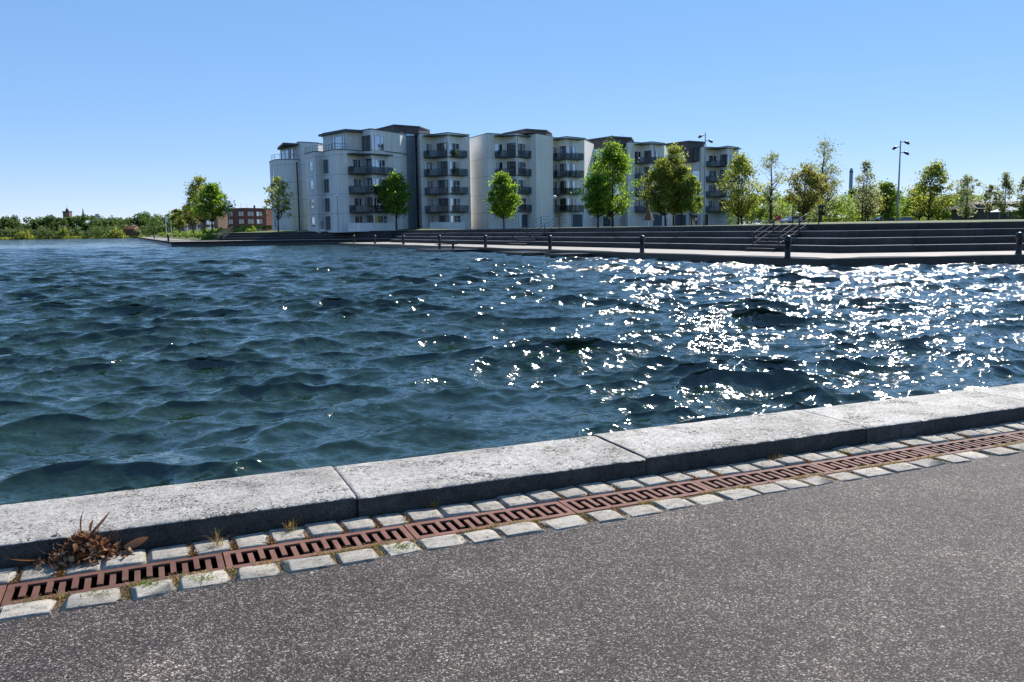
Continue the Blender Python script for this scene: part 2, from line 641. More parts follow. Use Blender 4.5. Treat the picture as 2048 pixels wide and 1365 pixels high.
def rust_mat():
    m, nt, b = nodes_of('cast_iron')
    co = coords(nt)
    n1 = N(nt, 'ShaderNodeTexNoise', Scale=7, Detail=6.0, Roughness=0.7)
    n2 = N(nt, 'ShaderNodeTexNoise', Scale=120, Detail=3.0)
    nt.links.new(co, n1.inputs['Vector'])
    nt.links.new(co, n2.inputs['Vector'])
    r = ramp(nt, [(0.3, (0.11, 0.047, 0.034)), (0.5, (0.165, 0.075, 0.055)), (0.72, (0.19, 0.1, 0.078))])
    nt.links.new(n1.outputs[0], r.inputs[0])
    info = nt.nodes.new('ShaderNodeObjectInfo')
    mr = N(nt, 'ShaderNodeMapRange')
    mr.inputs['To Min'].default_value = 0.78
    mr.inputs['To Max'].default_value = 1.18
    nt.links.new(info.outputs['Random'], mr.inputs[0])
    hv = N(nt, 'ShaderNodeHueSaturation')
    nt.links.new(mr.outputs[0], hv.inputs['Value'])
    nt.links.new(r.outputs[0], hv.inputs['Color'])
    nt.links.new(hv.outputs[0], b.inputs['Base Color'])
    b.inputs['Roughness'].default_value = 0.75
    b.inputs['Specular IOR Level'].default_value = 0.2
    bump(nt, b, n2.outputs[0], 0.35, 0.003)
    return m


M['cast_iron'] = rust_mat()
M['trough'] = plain('trough', (0.006, 0.005, 0.005), 0.95, spec=0.1)


def soil_mat():
    m, nt, b = nodes_of('joint_soil')
    co = coords(nt)
    n1 = N(nt, 'ShaderNodeTexNoise', Scale=9, Detail=7.0, Roughness=0.75)
    n2 = N(nt, 'ShaderNodeTexNoise', Scale=70, Detail=5.0, Roughness=0.8)
    nt.links.new(co, n1.inputs['Vector'])
    nt.links.new(co, n2.inputs['Vector'])
    r = ramp(nt, [(0.3, (0.05, 0.032, 0.02)), (0.5, (0.13, 0.07, 0.03)), (0.7, (0.2, 0.15, 0.09))])
    nt.links.new(n1.outputs[0], r.inputs[0])
    r2 = ramp(nt, [(0.3, (0.55, 0.55, 0.55)), (0.7, (1.3, 1.3, 1.3))])
    nt.links.new(n2.outputs[0], r2.inputs[0])
    nt.links.new(mix(nt, 1.0, r.outputs[0], r2.outputs[0], 'MULTIPLY'), b.inputs['Base Color'])
    b.inputs['Roughness'].default_value = 0.95
    bump(nt, b, n2.outputs[0], 0.8, 0.02)
    return m


M['soil'] = soil_mat()


def grass_ground():
    m, nt, b = nodes_of('grass_ground')
    co = coords(nt)
    n1 = N(nt, 'ShaderNodeTexNoise', Scale=0.22, Detail=7.0, Roughness=0.7)
    n2 = N(nt, 'ShaderNodeTexNoise', Scale=4.0, Detail=6.0, Roughness=0.8)
    nt.links.new(co, n1.inputs['Vector'])
    nt.links.new(co, n2.inputs['Vector'])
    r = ramp(nt, [(0.3, (0.07, 0.11, 0.018)), (0.55, (0.12, 0.14, 0.03)), (0.75, (0.19, 0.16, 0.07))])
    nt.links.new(n1.outputs[0], r.inputs[0])
    r2 = ramp(nt, [(0.3, (0.6, 0.6, 0.6)), (0.7, (1.35, 1.35, 1.35))])
    nt.links.new(n2.outputs[0], r2.inputs[0])
    nt.links.new(mix(nt, 1.0, r.outputs[0], r2.outputs[0], 'MULTIPLY'), b.inputs['Base Color'])
    b.inputs['Roughness'].default_value = 0.9
    bump(nt, b, n2.outputs[0], 0.8, 0.2)
    return m


M['grass_ground'] = grass_ground()


def leaf_mat(name, stops, trans=0.6):
    m, nt, b = nodes_of(name)
    g = nt.nodes.new('ShaderNodeNewGeometry')
    r = ramp(nt, stops)
    nt.links.new(g.outputs['Random Per Island'], r.inputs[0])
    nt.links.new(r.outputs[0], b.inputs['Base Color'])
    b.inputs['Roughness'].default_value = 0.55
    b.inputs['Specular IOR Level'].default_value = 0.3
    t = N(nt, 'ShaderNodeBsdfTranslucent')
    hs = N(nt, 'ShaderNodeHueSaturation', Value=2.9, Saturation=1.08)
    nt.links.new(r.outputs[0], hs.inputs['Color'])
    nt.links.new(hs.outputs[0], t.inputs[0])
    mx = N(nt, 'ShaderNodeMixShader')
    mx.inputs[0].default_value = trans
    nt.links.new(b.outputs[0], mx.inputs[1])
    nt.links.new(t.outputs[0], mx.inputs[2])
    nt.links.new(mx.outputs[0], nt.nodes['Material Output'].inputs[0])
    return m


M['leaf_green'] = leaf_mat('leaf_green', [(0.0, (0.035, 0.075, 0.012)), (0.5, (0.09, 0.15, 0.02)), (1.0, (0.17, 0.21, 0.035))])
M['leaf_olive'] = leaf_mat('leaf_olive', [(0.0, (0.07, 0.085, 0.018)), (0.5, (0.125, 0.15, 0.03)), (1.0, (0.19, 0.185, 0.045))])
M['leaf_bronze'] = leaf_mat('leaf_bronze', [(0.0, (0.09, 0.085, 0.025)), (0.5, (0.13, 0.125, 0.035)), (1.0, (0.16, 0.17, 0.05))])
M['leaf_pale'] = leaf_mat('leaf_pale', [(0.0, (0.08, 0.1, 0.05)), (0.5, (0.13, 0.15, 0.07)), (1.0, (0.2, 0.2, 0.12))])
M['leaf_dark'] = leaf_mat('leaf_dark', [(0.0, (0.03, 0.05, 0.014)), (0.5, (0.05, 0.085, 0.02)), (1.0, (0.085, 0.12, 0.03))], 0.4)
M['leaf_fresh'] = leaf_mat('leaf_fresh', [(0.0, (0.07, 0.11, 0.02)), (0.5, (0.12, 0.17, 0.03)), (1.0, (0.17, 0.2, 0.05))], 0.45)
M['leaf_far'] = leaf_mat('leaf_far', [(0.0, (0.05, 0.075, 0.022)), (0.5, (0.085, 0.12, 0.035)), (1.0, (0.12, 0.15, 0.05))], 0.35)
M['bark'] = plain('bark', (0.05, 0.04, 0.032), 0.9, 0, 0.3, 6)
M['dry_leaf'] = leaf_mat('dry_leaf', [(0.0, (0.045, 0.018, 0.008)), (0.35, (0.14, 0.055, 0.022)), (0.7, (0.28, 0.14, 0.07)), (1.0, (0.5, 0.36, 0.24))], 0.12)
M['dry_grass'] = leaf_mat('dry_grass', [(0.0, (0.12, 0.05, 0.015)), (0.35, (0.24, 0.13, 0.04)), (0.7, (0.32, 0.22, 0.09)), (0.85, (0.13, 0.17, 0.04)), (1.0, (0.09, 0.16, 0.03))], 0.3)
M['weed_green'] = leaf_mat('weed_green', [(0.0, (0.06, 0.1, 0.02)), (0.6, (0.14, 0.19, 0.05)), (1.0, (0.24, 0.22, 0.1))], 0.35)
M['moss'] = leaf_mat('moss', [(0.0, (0.09, 0.035, 0.012)), (0.5, (0.17, 0.075, 0.02)), (1.0, (0.24, 0.14, 0.04))], 0.1)


def water_mat():
    m, nt, b = nodes_of('lake_water')
    co = coords(nt)
    # body colour: green, silty water
    n0 = N(nt, 'ShaderNodeTexNoise', Scale=0.25, Detail=3.0)
    nt.links.new(co, n0.inputs['Vector'])
    r = ramp(nt, [(0.3, (0.008, 0.024, 0.013)), (0.7, (0.013, 0.031, 0.016))])
    nt.links.new(n0.outputs[0], r.inputs[0])
    nt.links.new(r.outputs[0], b.inputs['Base Color'])
    b.inputs['Roughness'].default_value = 0.075
    b.inputs['IOR'].default_value = 1.62
    # wind ripples: facets a decimetre or so across, crests lying across the wind
    mp = N(nt, 'ShaderNodeMapping')
    mp.inputs['Rotation'].default_value = (0, 0, R(-14))
    mp.inputs['Scale'].default_value = (0.5, 1.0, 1.0)
    nt.links.new(co, mp.inputs[0])
    a = N(nt, 'ShaderNodeTexNoise', Scale=5.5, Detail=3.0, Roughness=0.62, Distortion=0.3)
    nt.links.new(mp.outputs[0], a.inputs['Vector'])
    # gusts: ripple strength comes and goes
    g = N(nt, 'ShaderNodeTexNoise', Scale=0.55, Detail=3.0)
    nt.links.new(co, g.inputs['Vector'])
    gr = N(nt, 'ShaderNodeMapRange')
    for k, v in (('From Min', 0.35), ('From Max', 0.68), ('To Min', 0.38), ('To Max', 1.05)):
        gr.inputs[k].default_value = v
    nt.links.new(g.outputs[0], gr.inputs[0])
    f = N(nt, 'ShaderNodeTexNoise', Scale=24.0, Detail=2.0, Roughness=0.6, Distortion=0.2)
    nt.links.new(mp.outputs[0], f.inputs['Vector'])
    fs = N(nt, 'ShaderNodeVectorMath', operation='SCALE')
    fs.inputs['Scale'].default_value = 0.9
    nt.links.new(f.outputs['Color'], fs.inputs[0])
    sm = N(nt, 'ShaderNodeVectorMath', operation='ADD')
    nt.links.new(a.outputs['Color'], sm.inputs[0])
    nt.links.new(fs.outputs[0], sm.inputs[1])
    sb = N(nt, 'ShaderNodeVectorMath', operation='SUBTRACT')
    sb.inputs[1].default_value = (0.95, 0.95, 0.95)
    nt.links.new(sm.outputs[0], sb.inputs[0])
    ml = N(nt, 'ShaderNodeVectorMath', operation='MULTIPLY')
    ml.inputs[1].default_value = (1.75, 1.7, 0.0)
    nt.links.new(sb.outputs[0], ml.inputs[0])
    sc_ = N(nt, 'ShaderNodeVectorMath', operation='SCALE')
    nt.links.new(ml.outputs[0], sc_.inputs[0])
    sx = nt.nodes.new('ShaderNodeSeparateXYZ')
    nt.links.new(co, sx.inputs[0])
    lod = N(nt, 'ShaderNodeMapRange')
    for k, v in (('From Min', 8.0), ('From Max', 55.0), ('To Min', 0.6), ('To Max', 1.15)):
        lod.inputs[k].default_value = v
    nt.links.new(sx.outputs[1], lod.inputs[0])
    lm = N(nt, 'ShaderNodeMath', operation='MULTIPLY')
    nt.links.new(lod.outputs[0], lm.inputs[0])
    nt.links.new(gr.outputs[0], lm.inputs[1])
    nt.links.new(lm.outputs[0], sc_.inputs['Scale'])
    geo = nt.nodes.new('ShaderNodeNewGeometry')
    ad = N(nt, 'ShaderNodeVectorMath', operation='ADD')
    nt.links.new(geo.outputs['Normal'], ad.inputs[0])
    nt.links.new(sc_.outputs[0], ad.inputs[1])
    nm = N(nt, 'ShaderNodeVectorMath', operation='NORMALIZE')
    nt.links.new(ad.outputs[0], nm.inputs[0])
    nt.links.new(nm.outputs[0], b.inputs['Normal'])
    return m


M['water'] = water_mat()

# ================================================================== THE SETTING
# frame of the near quay: t runs along the quay, n away from the viewer
PHI = R(23.13)
T = Vector((math.cos(PHI), math.sin(PHI), 0))
NN = Vector((-math.sin(PHI), math.cos(PHI), 0))


def q(s, n, z=0.0):
    return T * s + NN * n + Vector((0, 0, z))


S0, S1 = -7.0, 16.0
N_ASPH, N_G0, N_G1, N_SL0, N_SL1 = 4.245, 4.402, 4.666, 4.905, 5.68
SLAB_H = 0.125
WATER_Z = -0.42

# --- lake bed / ground sheet reaching the horizon
mb = MB()
mb.add([(-6000, -3000, -4), (6000, -3000, -4), (6000, 8000, -4), (-6000, 8000, -4)], [(0, 1, 2, 3)])
tag(mb.build('ground', M['grass_ground']), kind='structure')

# --- asphalt path
mb = MB()
p = [q(-30, -25), q(40, -25), q(40, N_ASPH), q(-30, N_ASPH)]
edge = []
k = 0
s = 40.0
while s > -30.01:
    edge.append(q(s, N_ASPH + ((0.016 * math.sin(s * 5.1) + 0.012 * math.sin(s * 12.7 + 1) + rng.uniform(-0.008, 0.008)) if S0 < s < S1 else 0)))
    s -= 0.04 if S0 - 0.5 < s < S1 + 0.5 else 1.0
mb.add([q(-30, -25), q(40, -25)] + edge, [tuple(range(len(edge) + 2))])
asph = tag(mb.build('asphalt_path', M['asphalt']), kind='structure')

# --- bed of earth under the stone rows
mb = MB()
for a, b_, zb_ in ((N_ASPH - 0.12, N_G0, -0.006), (N_G1, N_SL0, -0.013)):
    mb.add([q(-30, a, zb_), q(40, a, zb_), q(40, b_, zb_), q(-30, b_, zb_)], [(0, 1, 2, 3)])
bed = tag(mb.build('paving_bed', M['soil']), kind='structure')

# --- cobbles, each a stone of its own
def cobble_mesh(i, rough=1.0, corner=0.945):
    r = random.Random(100 + i)
    nx, ny = 4, 4
    V, Fc = [], []
    w = [0.0, 0.12, 0.88, 1.0]
    for iy in range(ny):
        for ix in range(nx):
            ex = ix in (0, nx - 1)
            ey = iy in (0, ny - 1)
            z = 0.004 + (r.uniform(-0.004, 0.006) if rough < 2 else r.uniform(-0.0015, 0.002))
            x, y = w[ix] - 0.5, w[iy] - 0.5
            if ex or ey:
                z -= (0.005 + r.uniform(0, 0.004)) if rough < 2 else r.uniform(0.001, 0.003)
                x += rough * r.uniform(-0.045, 0.03) * (1 if x > 0 else -1)
                y += rough * r.uniform(-0.05, 0.03) * (1 if y > 0 else -1)
            if ex and ey:
                z -= 0.004 if rough < 2 else 0.001
                x *= corner * r.uniform(0.97, 1.02)
                y *= corner * r.uniform(0.97, 1.02)
            V.append((x, y, z))
    for iy in range(ny - 1):
        for ix in range(nx - 1):
            a = iy * nx + ix
            Fc.append((a, a + 1, a + nx + 1, a + nx))
    rim = [0, 1, 2, 3, 7, 11, 15, 14, 13, 12, 8, 4]
    low = []
    for k in rim:
        x, y, z = V[k]
        low.append(len(V))
        V.append((x * 1.04, y * 1.04, -0.07))
    for j in range(12):
        j2 = (j + 1) % 12
        Fc.append((rim[j], low[j], low[j2], rim[j2]))
    me = bpy.data.meshes.new('cobble')
    me.from_pydata(V, [], Fc)
    me.materials.append(M['cobble'])
    me.polygons.foreach_set('use_smooth', [True] * 9 + [False] * (len(me.polygons) - 9))
    me.update()
    return me


cob = [cobble_mesh(i, 1.1, 0.955) for i in range(12)]
cob_low = [cobble_mesh(30 + i, 2.4, 0.9) for i in range(12)]
cob_gaps = []
for row, (n0, n1) in enumerate(((N_G1 + 0.002, N_SL0 - 0.012), (N_ASPH - 0.045, N_G0 - 0.014))):
    s = S0
    r = random.Random(50 + row)
    while s < S1:
        L = r.uniform(0.165, 0.215) if row == 0 else r.uniform(0.18, 0.27)
        gap = r.uniform(0.002, 0.014) if row == 0 else r.uniform(0.0, 0.045)
        d = (n1 - n0) * r.uniform(0.95, 1.04)
        nc = (n0 + d / 2 + r.uniform(0, 0.012)) if row == 0 else (n0 + n1) / 2 + r.uniform(-0.012, 0.006)
        P = q(s + L / 2, nc, r.uniform(-0.006, 0.006) if row == 0 else r.uniform(-0.003, 0.003))
        o = link_mesh('cobble', r.choice(cob if row == 0 else cob_low), P, PHI + r.uniform(-0.06, 0.06), bed, (L, d, 1.0))
        cob_gaps.append((row, s + L + gap / 2, n0, n1))
        s += L + gap

# --- channel drain with cast-iron grates
drain = thing('channel_drain', 'rust-brown cast-iron channel drain with meander slots between two rows of cobbles', 'drain',
              q(0.288, (N_G0 + N_G1) / 2, -0.02), PHI)
mb = MB()
w = N_G1 - N_G0
mb2 = MB()
for (n0, n1, z0, z1) in ((N_G0, N_G0 + 0.012, -0.2, -0.006), (N_G1 - 0.012, N_G1, -0.2, -0.006), (N_G0 + 0.012, N_G1 - 0.012, -0.22, -0.2)):
    c = q((S0 + S1) / 2, (n0 + n1) / 2, (z0 + z1) / 2)
    mb2.box(c, (S1 - S0 + 20, n1 - n0, z1 - z0), PHI)
mb2.build('trough', M['trough'], drain)


def grate_mesh():
    g = MB()
    L, W, th = 0.992, N_G1 - N_G0 - 0.004, 0.012
    rim_y, rim_x = 0.040, 0.032
    nv = 17
    inner = L - 2 * rim_x
    slot = inner / (nv + (nv - 1) * 0.96)
    tooth = slot * 0.96
    x0 = -L / 2
    g.box((0, -W / 2 + rim_y / 2, -th / 2), (L, rim_y, th))
    g.box((0, W / 2 - rim_y / 2, -th / 2), (L, rim_y, th))
    for sx in (-1, 1):
        g.box((sx * (L / 2 - rim_x / 2), 0, -th / 2), (rim_x, W - 2 * rim_y, th))
    x = x0 + rim_x
    gapy = 0.037
    for i in range(nv - 1):
        x += slot
        y0, y1 = -W / 2 + rim_y, W / 2 - rim_y
        if i % 2 == 0:
            y0 += gapy
        else:
            y1 -= gapy
        g.box((x + tooth / 2, (y0 + y1) / 2, -th / 2), (tooth, y1 - y0, th))
        x += tooth
    me = bpy.data.meshes.new('grate')
    me.from_pydata(g.v, [], g.f)
    me.materials.append(M['cast_iron'])
    return me


gm = grate_mesh()
for k in range(-7, 16):
    o = link_mesh('grate', gm, q(0.288 + k + 0.5, (N_G0 + N_G1) / 2, -0.001 + rng.uniform(-0.003, 0.001)),
                  PHI + rng.uniform(-0.0025, 0.0025), drain)

# --- quay wall with coping slabs
qw = thing('quay_wall', 'grey granite quay edge of long coping slabs along the water in the foreground', 'quay wall', q(0, 5.3, -1.2), PHI)
mb = MB()
mb.box(q(5, (N_SL0 + N_SL1) / 2 + 0.0, -1.6), (70, N_SL1 - N_SL0 - 0.03, 3.16), PHI)
mb.build('wall_base', M['quay_concrete'], qw)


def slab_mesh(i, L):
    r = random.Random(300 + i)
    W, H = N_SL1 - N_SL0, SLAB_H
    nx = 90
    prof = [(-W / 2 + 0.004, -0.06), (-W / 2, 0.02), (-W / 2 + 0.001, H - 0.012), (-W / 2 + 0.009, H - 0.003), (-W / 2 + 0.05, H),
            (-W / 4, H), (0, H), (W / 4, H), (W / 2 - 0.06, H), (W / 2 - 0.015, H - 0.008), (W / 2, H - 0.03), (W / 2, -0.06)]
    V, Fc = [], []
    ph_ = [r.uniform(0, 6) for _ in range(4)]
    wig = [0.5 * math.sin(ix * 0.23 + ph_[0]) + 0.35 * math.sin(ix * 0.61 + ph_[1]) + r.uniform(-0.25, 0.25) for ix in range(nx + 1)]
    wig2 = [0.5 * math.sin(ix * 0.19 + ph_[2]) + 0.35 * math.sin(ix * 0.5 + ph_[3]) for ix in range(nx + 1)]
    for ix in range(nx + 1):
        x = -L / 2 + L * ix / nx
        e = 0.003 if ix in (0, nx) else 0
        for j, (y, z) in enumerate(prof):
            dy = (wig[ix] * 0.005 + r.uniform(-0.002, 0.002)) if j in (2, 3) else (wig2[ix] * 0.006 if j in (9, 10) else 0)
            dz = r.uniform(-0.003, 0.002) if 3 <= j <= 7 else 0
            if j == 3:
                dz -= abs(r.gauss(0, 0.003)) + (0.012 if r.random() < 0.06 else 0)
            V.append((x, y + dy, z + dz - (e if 2 <= j <= 10 else 0)))
    n = len(prof)
    for ix in range(nx):
        for j in range(n - 1):
            a = ix * n + j
            Fc.append((a, a + n, a + n + 1, a + 1))
    Fc.append(tuple(range(n)))
    Fc.append(tuple(nx * n + j for j in range(n - 1, -1, -1)))
    me = bpy.data.meshes.new('coping_slab')
    me.from_pydata(V, [], Fc)
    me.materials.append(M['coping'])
    me.materials.append(M['coping_face_shaded'])
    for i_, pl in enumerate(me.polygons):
        pl.material_index = 1 if i_ >= nx * (n - 1) or (i_ % (n - 1)) in (0, 1, 9, 10) else 0  # sides and ends take the stone with shade in its colour
    me.polygons.foreach_set('use_smooth', [True] * (len(me.polygons) - 2) + [False] * 2)
    me.update()
    return me


slabs = [slab_mesh(i, 1.994) for i in range(4)]
for k in range(-9, 13):
    link_mesh('coping_slab', slabs[k % 4], q(1.08 + 2.0 * k + 1.0, (N_SL0 + N_SL1) / 2 + rng.uniform(-0.006, 0.006), rng.uniform(-0.004, 0.004)),
              PHI, qw)

# ------------------------------------------------------------------ water surface: wind waves summed from many trains
def water_height(X, Y):
    """displacement of the lake surface (dx,dy,dz) at rest points; coarse parts of the mesh carry no short waves"""
    r = np.random.default_rng(5)
    n = 250
    lam = np.exp(r.uniform(np.log(0.13), np.log(5.2), n))
    wind = R(-68)                                 # waves run toward the near quay and to the right
    ang = wind + r.normal(0, 1, n) * np.interp(lam, [0.15, 0.5, 1.5, 5], [0.85, 0.6, 0.42, 0.28])
    ph = r.uniform(0, 2 * np.pi, n)
    kk = 2 * np.pi / lam
    steep = np.interp(np.log(lam), np.log([0.13, 0.28, 0.8, 2.2, 3.6, 5.2]), [0.018, 0.028, 0.038, 0.031, 0.012, 0.002])
    amp = steep / kk * 1.1
    # wave groups: slow patches of higher and lower waves
    env = 1.0 + 0.2 * np.sin(0.31 * X + 0.22 * Y + 1.0) * np.sin(0.17 * X - 0.36 * Y + 2.0) + 0.14 * np.sin(0.9 * X + 0.5 * Y)
    env = env.astype(np.float32)
    spacing = np.interp(Y, [0, 14, 26, 60, 120, 500], [0.036, 0.04, 0.075, 0.19, 0.5, 2.5]).astype(np.float32)
    dx = np.zeros_like(X)
    dy = np.zeros_like(X)
    dz = np.zeros_like(X)
    for i in range(n):
        cx, cy = np.cos(ang[i]), np.sin(ang[i])
        th = (kk[i] * (cx * X + cy * Y) + ph[i]).astype(np.float32)
        wgt = np.clip((lam[i] / spacing - 2.6) / 2.0, 0, 1) * env * amp[i]
        sn, cs = np.sin(th), np.cos(th)
        dz += wgt * sn
        dx += wgt * cx * cs * 1.25
        dy += wgt * cy * cs * 1.25
    return dx, dy, dz


def grid(x0, x1, y0, y1, h):
    nx, ny = int((x1 - x0) / h) + 1, int((y1 - y0) / h) + 1
    X, Y = np.meshgrid(np.linspace(x0, x1, nx, dtype=np.float32), np.linspace(y0, y1, ny, dtype=np.float32))
    idx = np.arange(nx * ny, dtype=np.int32).reshape(ny, nx)
    Fq = np.stack([idx[:-1, :-1], idx[:-1, 1:], idx[1:, 1:], idx[1:, :-1]], -1).reshape(-1, 4)
    return X.ravel(), Y.ravel(), Fq


WX, WY, WF, off = [], [], [], 0
for (x0, x1, y0, y1, h) in ((-9, 12, 4.5, 15, 0.036), (-18, -9, 4.5, 15, 0.1), (12, 30, 9, 15, 0.06), (-22, 30, 15, 30, 0.065), (-26, -22, 15, 30, 0.2), (30, 34, 15, 30, 0.2),
                            (-60, -26, 4, 30, 0.3), (-40, 46, 30, 48, 0.115), (-56, -40, 30, 48, 0.2), (46, 62, 30, 48, 0.4), (-56, 30, 48, 62, 0.17), (30, 62, 48, 62, 0.6), (-130, -56, 30, 62, 0.5),
                            (-120, 4, 62, 142, 0.38), (4, 60, 62, 70, 0.6), (-520, -120, 62, 142, 2.5), (-520, -44, 142, 520, 2.2)):
    X, Y, Fq = grid(x0, x1, y0, y1, h)
    # drop what would lie inland of the near quay
    nn = -math.sin(PHI) * X + math.cos(PHI) * Y
    keep = (nn[Fq] > N_SL1 - 0.35).all(1)
    WX.append(X)
    WY.append(Y)
    WF.append(Fq[keep] + off)
    off += len(X)
WX, WY, WF = np.concatenate(WX), np.concatenate(WY), np.concatenate(WF)
dx, dy, dz = water_height(WX, WY)
lake_V = np.stack([WX + dx, WY + dy, WATER_Z + dz], 1)
lake = np_obj('lake', lake_V, WF, M['water'], smooth=True)
tag(lake, kind='structure')
# far water beyond the wave mesh
mb = MB()
mb.add([(-2500, -50, WATER_Z - 0.9), (60, -50, WATER_Z - 0.9), (60, 140, WATER_Z - 0.9), (-44, 520, WATER_Z - 0.9), (-2500, 520, WATER_Z - 0.9)], [(0, 1, 2, 3, 4)])
tag(mb.build('lake_deep_water', M['water']), kind='structure')
# ================================================================== FAR SIDE OF THE BASIN
def V2(p):
    return (p[0], p[1])


def line_off(poly, d):
    """polyline moved by d toward its left side (away from the water when it runs right to left)"""
    out = []
    n = len(poly)
    for i, p in enumerate(poly):
        a = poly[max(i - 1, 0)]
        b = poly[min(i + 1, n - 1)]
        if 0 < i < n - 1:
            d1 = (Vector(p) - Vector(a)).normalized()
            d2 = (Vector(b) - Vector(p)).normalized()
            n1, n2 = Vector((-d1.y, d1.x)), Vector((-d2.y, d2.x))
            m = (n1 + n2).normalized()
            out.append(tuple(Vector(p) + m * (d / max(0.3, m.dot(n1)))))
        else:
            dd = (Vector(b) - Vector(a)).normalized()
            out.append(tuple(Vector(p) + Vector((-dd.y, dd.x)) * d))
    return out


def P0(px, py, z=0.0):
    v = at_z(px, py, z)
    return (v.x, v.y)


# foot of the seating steps and edge of the promenade (z = 0), left to right in the picture
foot_l, foot_c, foot_r = P0(846, 486.6), P0(1680, 507.0), P0(2048, 501.6)
fr = Vector(foot_c) + (Vector(foot_r) - Vector(foot_c)) * 4.0
edge_l, edge_c, edge_r = P0(738, 488.2), P0(1640, 518.8), P0(2037, 510.2)
er = Vector(edge_c) + (Vector(edge_r) - Vector(edge_c)) * 4.0
run_d = (Vector(foot_l) - Vector(foot_c)).normalized()
foot_ll = Vector(foot_l) + run_d * 14

prom_poly = [tuple(er), edge_c, edge_l, tuple(Vector(edge_l) + run_d * 16), tuple(foot_ll + Vector((8, 4))), tuple(Vector(foot_c) + Vector((4, 4))), tuple(fr + Vector((0, 5)))]
mb = MB()
mb.prism(prom_poly, -2.5, 0.0, 0, 1)
tag(mb.build('promenade', [M['wet_concrete'], M['prom_concrete']]), kind='structure')

# strip along the edge kept wet by the waves
M['wet_paving'] = concrete_mat('wet_paving', (0.12, 0.11, 0.105), rough=0.16, streak=False)
wet_in, wet_out = [], []
r2_ = random.Random(17)
for (A_, B_) in ((Vector(er), Vector(edge_c)), (Vector(edge_c), Vector(edge_l))):
    n_ = 40
    d_ = (B_ - A_).normalized()
    nn2 = Vector((d_.y, -d_.x))
    for i_ in range(n_):
        P_ = A_ + (B_ - A_) * (i_ / n_)
        wdt = 1.1 + 0.7 * math.sin(i_ * 0.9) * math.sin(i_ * 0.37 + 1) + r2_.uniform(-0.25, 0.25)
        wet_out.append(P_ + nn2 * 0.02)
        wet_in.append(P_ + nn2 * max(0.35, wdt))
mb = MB()
nw = len(wet_in)
mb.add([(p_.x, p_.y, 0.004) for p_ in wet_out] + [(p_.x, p_.y, 0.004) for p_ in wet_in], [(i_, i_ + 1, nw + i_ + 1, nw + i_) for i_ in range(nw - 1)])
tag(mb.build('wet_paving', M['wet_paving']), kind='structure')

# seating steps
STEP_H, STEP_D, NSTEP = 0.4375, 0.95, 4
TER_Z = STEP_H * NSTEP
foot = [tuple(fr), foot_c, foot_l]        # runs right to left: left side = away... checked below
foot_rl = [tuple(fr), foot_c, tuple(foot_ll)]


def step_course(poly, z0, z1, depth, mbx, nose=0.025):
    """one course of steps: riser, a chamfered nosing and a tread running back"""
    a = poly
    b = line_off(poly, -nose) if False else poly
    back = line_off(poly, -depth)
    n = len(poly)
    front_in = line_off(poly, -nose)
    V, Fc = [], []
    for i in range(n):
        V += [(a[i][0], a[i][1], z0), (a[i][0], a[i][1], z1 - nose), (front_in[i][0], front_in[i][1], z1), (back[i][0], back[i][1], z1), (back[i][0], back[i][1], z0)]
    for i in range(n - 1):
        for j in range(4):
            q0 = i * 5 + j
            Fc.append((q0, q0 + 1, q0 + 6, q0 + 5))
    Fc.append((0, 4, 3, 2, 1))
    Fc.append(tuple((n - 1) * 5 + j for j in range(5)))
    o0 = len(mbx.f)
    mbx.add(V, Fc)
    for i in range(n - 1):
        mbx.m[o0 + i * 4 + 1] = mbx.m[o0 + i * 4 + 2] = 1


steps = thing('seating_steps', 'long dark concrete seating steps rising behind the waterside promenade', 'steps', (foot_c[0], foot_c[1], 0))
# polyline right -> left means "left side" points toward the water; offset is negative to go inland
def blocks_of(poly, size):
    """cut a polyline into castings: list of sub-polylines as (segment, fraction) pairs, the bend kept inside one casting"""
    cuts = []
    for si, (A, B) in enumerate(zip(poly[:-1], poly[1:])):
        n = max(1, int((Vector(B) - Vector(A)).length / size))
        cuts.append([(si, i / n) for i in range(n + 1)])
    seq = cuts[0]
    for c in cuts[1:]:
        seq = seq[:-1] + [(c[0][0], 0.0)] + c[1:]
    return seq


def point_on(poly, c):
    A, B = Vector(poly[c[0]]), Vector(poly[c[0] + 1])
    return A + (B - A) * c[1]


def lay_course(poly, z0, z1, depth, parent, size):
    cs = blocks_of(poly, size)
    for c0, c1 in zip(cs[:-1], cs[1:]):
        a, b = point_on(poly, c0), point_on(poly, c1)
        g = (b - a).normalized() * 0.008
        m_ = MB()
        step_course([tuple(a + g), tuple(b - g)], z0, z1 + rng.uniform(-0.006, 0.006), depth, m_)
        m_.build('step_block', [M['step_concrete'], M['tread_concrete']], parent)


for k in range(NSTEP):
    pl = line_off(foot_rl, -STEP_D * k)
    lay_course(pl, -0.3 if k == 0 else STEP_H * k - 0.05, STEP_H * (k + 1), (STEP_D + 0.03) if k < NSTEP - 1 else 0.55, steps, 4.2)
top_main = line_off(foot_rl, -STEP_D * (NSTEP - 1) - 0.5)

# two narrow stairs cut into the steps: half-height risers
inl = Vector((-run_d.y, run_d.x))
if inl.y < 0 and inl.x < 0:
    inl = -inl
if inl.dot(Vector((1, 0))) < 0:
    inl = -inl


def foot_at(px, poly=(foot_c, tuple(foot_ll))):
    """where the column px meets the foot line of the steps"""
    a, b = Vector(poly[0]), Vector(poly[1])
    lo, hi = 0.0, 1.0
    for _ in range(50):
        m = (lo + hi) / 2
        pnt = a + (b - a) * m
        x = gx(px, pnt.y)
        if pnt.x > x:
            lo = m
        else:
            hi = m
    return a + (b - a) * lo


